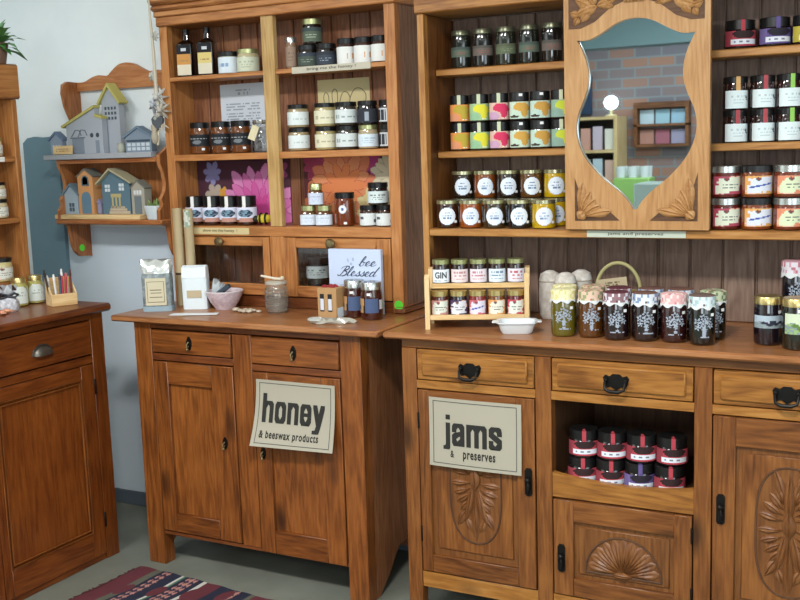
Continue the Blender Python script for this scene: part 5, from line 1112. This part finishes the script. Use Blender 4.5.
m = MB(); bagloop(m, [(.03, .022, 0, .03), (.036, .027, .012, .06), (.034, .026, .034, .06), (.016, .013, .05, .05)], 24, 2.5); m.build('bag_body', noisy('sweets', '8e9098', 'd8d8dc', 75, .2, .4), T, True)
m = MB(); m.lathe(0, 0, .049, [(0, 0), (.015, 0), (.017, .004), (.015, .008), (0, .008)], 16)
for sg in (-1, 1): m.tube([(0, -.014, .054), (.022*sg, -.018, .062), (.034*sg, -.016, .056), (.022*sg, -.016, .048), (0, -.014, .052)], .0045, 8)
m.build('ribbon_bow', mat('20222a', .5), T, True)
m = MB(); bagloop(m, [(.012, .01, .057, .05), (.022, .014, .07, .15), (.028, .014, .082, .22)], 24, 2); m.build('crinkled_top', mat('c8ccd0', .15, .3), T, True)
for i, (x, y, c) in enumerate(((-.615, -.27, 'c88a6a'), (-.63, -.305, 'd09a7a'), (-.602, -.3, 'cc8f70'))):
    m = MB(); m.ball(0, 0, .0075, .012, 0, 12, 1.3, .9, .62); m.M = None
    for sg in (-1, 1): m.prism([(.012*sg, -.002), (.026*sg, -.009), (.027*sg, .009)], 'z', .006, .009)
    o = m.build('sweet', mat(c, .3)); o.location = (x, y, ZL2+.0003); o.rotation_euler = (0, 0, i*1.1+.4); tag(o, 'orange wrapped sweet beside the clear bag on the left cabinet', 'sweet', 'orange sweets on the left cabinet')
T = thing('potted_plant', 'green leafy plant on top of the left hutch', 'plant', (-.775, -.085, 1.7725))
m = MB(); m.lathe(0, 0, 0, [(0, 0), (.035, 0), (.048, .07), (.045, .07), (.04, .06), (0, .058)], 20); m.build('pot', mat('6a5040', .6), T, True)
m = MB()
for i in range(46):
    a = i*2.39996; el = -.25+1.5*hsh(i, 2); l = .05+.045*hsh(i, 4); p = Vector((cos(a)*cos(el), sin(a)*cos(el), sin(el))); b0 = Vector((0, 0, .06)); sd = p.cross(Vector((0, 0, 1))).normalized()*.017
    q = b0+p*l; e_ = b0+p*l*1.4+Vector((0, 0, -.02)); mdl = b0+p*l*.5
    m.add([b0, mdl+sd*.8, mdl-sd*.8, q+sd, q-sd, e_], [(0, 1, 2), (1, 3, 4, 2), (3, 5, 4)])
m.build('foliage', noisy('leaf_green', '3a6e34', '6a9e54', 20, .5), T, True)
# ------------------------------------------------------------------ woven rug
T = thing('rug', 'dark striped woven rug with a ragged fringe on the concrete floor', 'rug', (-.284, -.061, 0), -.075)
bands = [(.07, 0), (.098, 1), (.115, 2), (.15, 3), (.19, 2), (.2, 4), (.212, 5), (.226, 2), (.27, 3), (.29, 2), (.305, 4), (.37, 0), (.43, 2), (.46, 3), (.5, 2), (.53, 1), (.6, 0), (.63, 2), (.67, 3), (.7, 2), (.72, 4), (.78, 0), (.85, 1), (.9, 2), (.95, 3), (1.0, 2), (1.08, 0)]
def rf(u, v):
    x = u*1.08; y = v*.72
    for e, c in bands:
        if x < e:
            if c == 3: return 6 if abs(((y*30) % 1)-.5)*2 > ((x*55) % 1) else 3
            return c
    return 0
m = MB(); m.sheet(lambda u, v: (u*1.08, -v*.72, .007+.0015*sin(u*60)+.002*sin(v*17+u*9)), 216, 150, rf); m.box(0, 1.08, -.72, 0, .001, .0045, 0)
m.build('woven_field', [paper(c) for c in ('5a2830', '56564a', '1e2234', 'a8786e', 'b8b6ae', '4a6a58', '30283c')], T, True)
m = MB()
for i in range(90): y = -.72*(i+.5)/90; l = .014+.012*hsh(i, 3); m.tube([(0, y, .005), (-l*.6, y+.003*(hsh(i, 5)-.5), .004), (-l, y+.006*(hsh(i, 6)-.5), .002)], [.0028, .002, .001], 5)
o = m.build('fringe', paper('4e262a'), T, True); o['kind'] = 'stuff'
# ------------------------------------------------------------------ far side of the room, seen in the mirror
def unit(name, label, x0, x1, z1, shelves, y, back='4a4038', kind='jhutch'):
    T = thing(name, label, 'shelf unit', ((x0+x1)/2, y, 0))
    m = MB(); m.box(x0, x0+.03, y-.15, y+.15, 0, z1); m.box(x1-.03, x1, y-.15, y+.15, 0, z1); m.build('side', wood(kind, 'z'), T)
    m = MB()
    for z in shelves: m.box(x0+.03, x1-.03, y-.14, y+.15, z-.025, z)
    m.split('shelf', wood(kind, 'x'), T); m = MB(); m.box(x0+.03, x1-.03, y-.15, y-.14, 0, z1); m.build('back_panel', mat(back, .7), T); return T
unit('shelf_unit', 'white topped shelf unit of packets in the far room, seen in the mirror', -.98, -.4, 1.63, (.5, .8, 1.09, 1.35, 1.63), -5.8, '3a3530', 'pale')
pc = ['d8b0a0', 'ccb8c4', 'e0ccb8', 'c0ccd4', 'd49c8a', 'e4dccc', 'b0bca8']
n = 0
for z in (.8, 1.09, 1.35):
    for k in range(5):
        x = -.9+.106*k; m = MB(); m.box(x-.04, x+.04, -5.72, -5.68, z+.001, z+.17+.03*hsh(k, int(z*9)), .003); o = m.build('packet', paper(pc[(k*3+n) % 7])); n += 1
        tag(o, 'packet on the %s shelf of the far unit seen in the mirror, %s' % ('low' if z < 1 else 'middle' if z < 1.2 else 'upper', ORD[k]), 'packet', 'packets on the far shelf unit')
lampT = thing('table_lamp', 'glowing lamp on top of the far shelf unit, seen in the mirror', 'lamp', (-.48, -5.75, 1.631))
m = MB(); m.lathe(0, 0, 0, [(0, 0), (.05, 0), (.05, .012), (.012, .02), (.012, .07), (0, .07)], 20); m.build('base', mat('d8c89a', .4), lampT, True)
em = bpy.data.materials.new('bulb_glow'); em.use_nodes = True; b_ = em.node_tree.nodes['Principled BSDF']; b_.inputs['Emission Color'].default_value = (.85, .95, 1, 1); b_.inputs['Emission Strength'].default_value = 9
m = MB(); m.ball(0, 0, .115, .06, 0, 20); m.build('bulb', em, lampT, True)
T = thing('picture_rack', 'dark framed rack of cards on the far brick wall, seen in the mirror', 'rack', (-.12, -5.97, 1.3))
m = MB(); 
for (a, c, q, w_) in ((-.33, .14, 1.36, 1.385), (-.33, .14, 1.535, 1.555), (-.33, .14, 1.69, 1.74), (-.33, -.3, 1.385, 1.69), (.11, .14, 1.385, 1.69)): m.box(a, c, -5.99, -5.9, q, w_)
m.build('frame', wood('hside', 'x'), T)
for z, cs in ((1.386, ('c08a7a', 'b06a78', 'a8a0b8')), (1.556, ('c8d8e0', 'a8c8d4', 'a4c4d8'))):
    for k in range(3):
        m = MB(); m.box(-.29+.135*k, -.168+.135*k, -5.97, -5.955, z, z+.12, .002); tag(m.build('greeting_card', paper(cs[k])), 'card in the %s row of the far rack seen in the mirror, %s' % ('lower' if z < 1.4 else 'upper', ORD[k]), 'card', 'cards in the far rack')
T = thing('crate_stand', 'pale green stand of goods at the far side of the room, seen in the mirror', 'stand', (-.35, -5.5, 0))
m = MB(); m.box(-.36, -.06, -5.6, -5.4, 0, 1.12, .01); m.build('body', mat('9ac46a', .6), T)
for r_ in range(2):
    for k in range(3):
        m = MB(); m.lathe(0, 0, 0, [(0, 0), (.035, 0), (.04, .09), (.036, .09), (.03, .01), (0, .01)], 16); o = m.build('white_cup', paper('e4e8e6')); o.location = (-.31+.1*k, -5.5+.09*(r_-.5), 1.121); tag(o, 'white cup on the green stand seen in the mirror, %s row, %s' % (('far', 'near')[r_], ORD[k]), 'cup', 'cups on the green stand')
m = MB(); m.box(-.02, 1.1, -5.2, -4.8, 0, 1.1, .01); tag(m.build('counter', mat('a8b4ac', .5)), 'plain pale counter at the far side of the room, seen in the mirror', 'counter')
m = MB(); m.box(-1.2, -.72, -5.99, -5.95, 1.66, 2.0, .004); tag(m.build('dark_board', mat('2a3c58', .4)), 'dark blue board on the far brick wall, seen in the mirror', 'board')
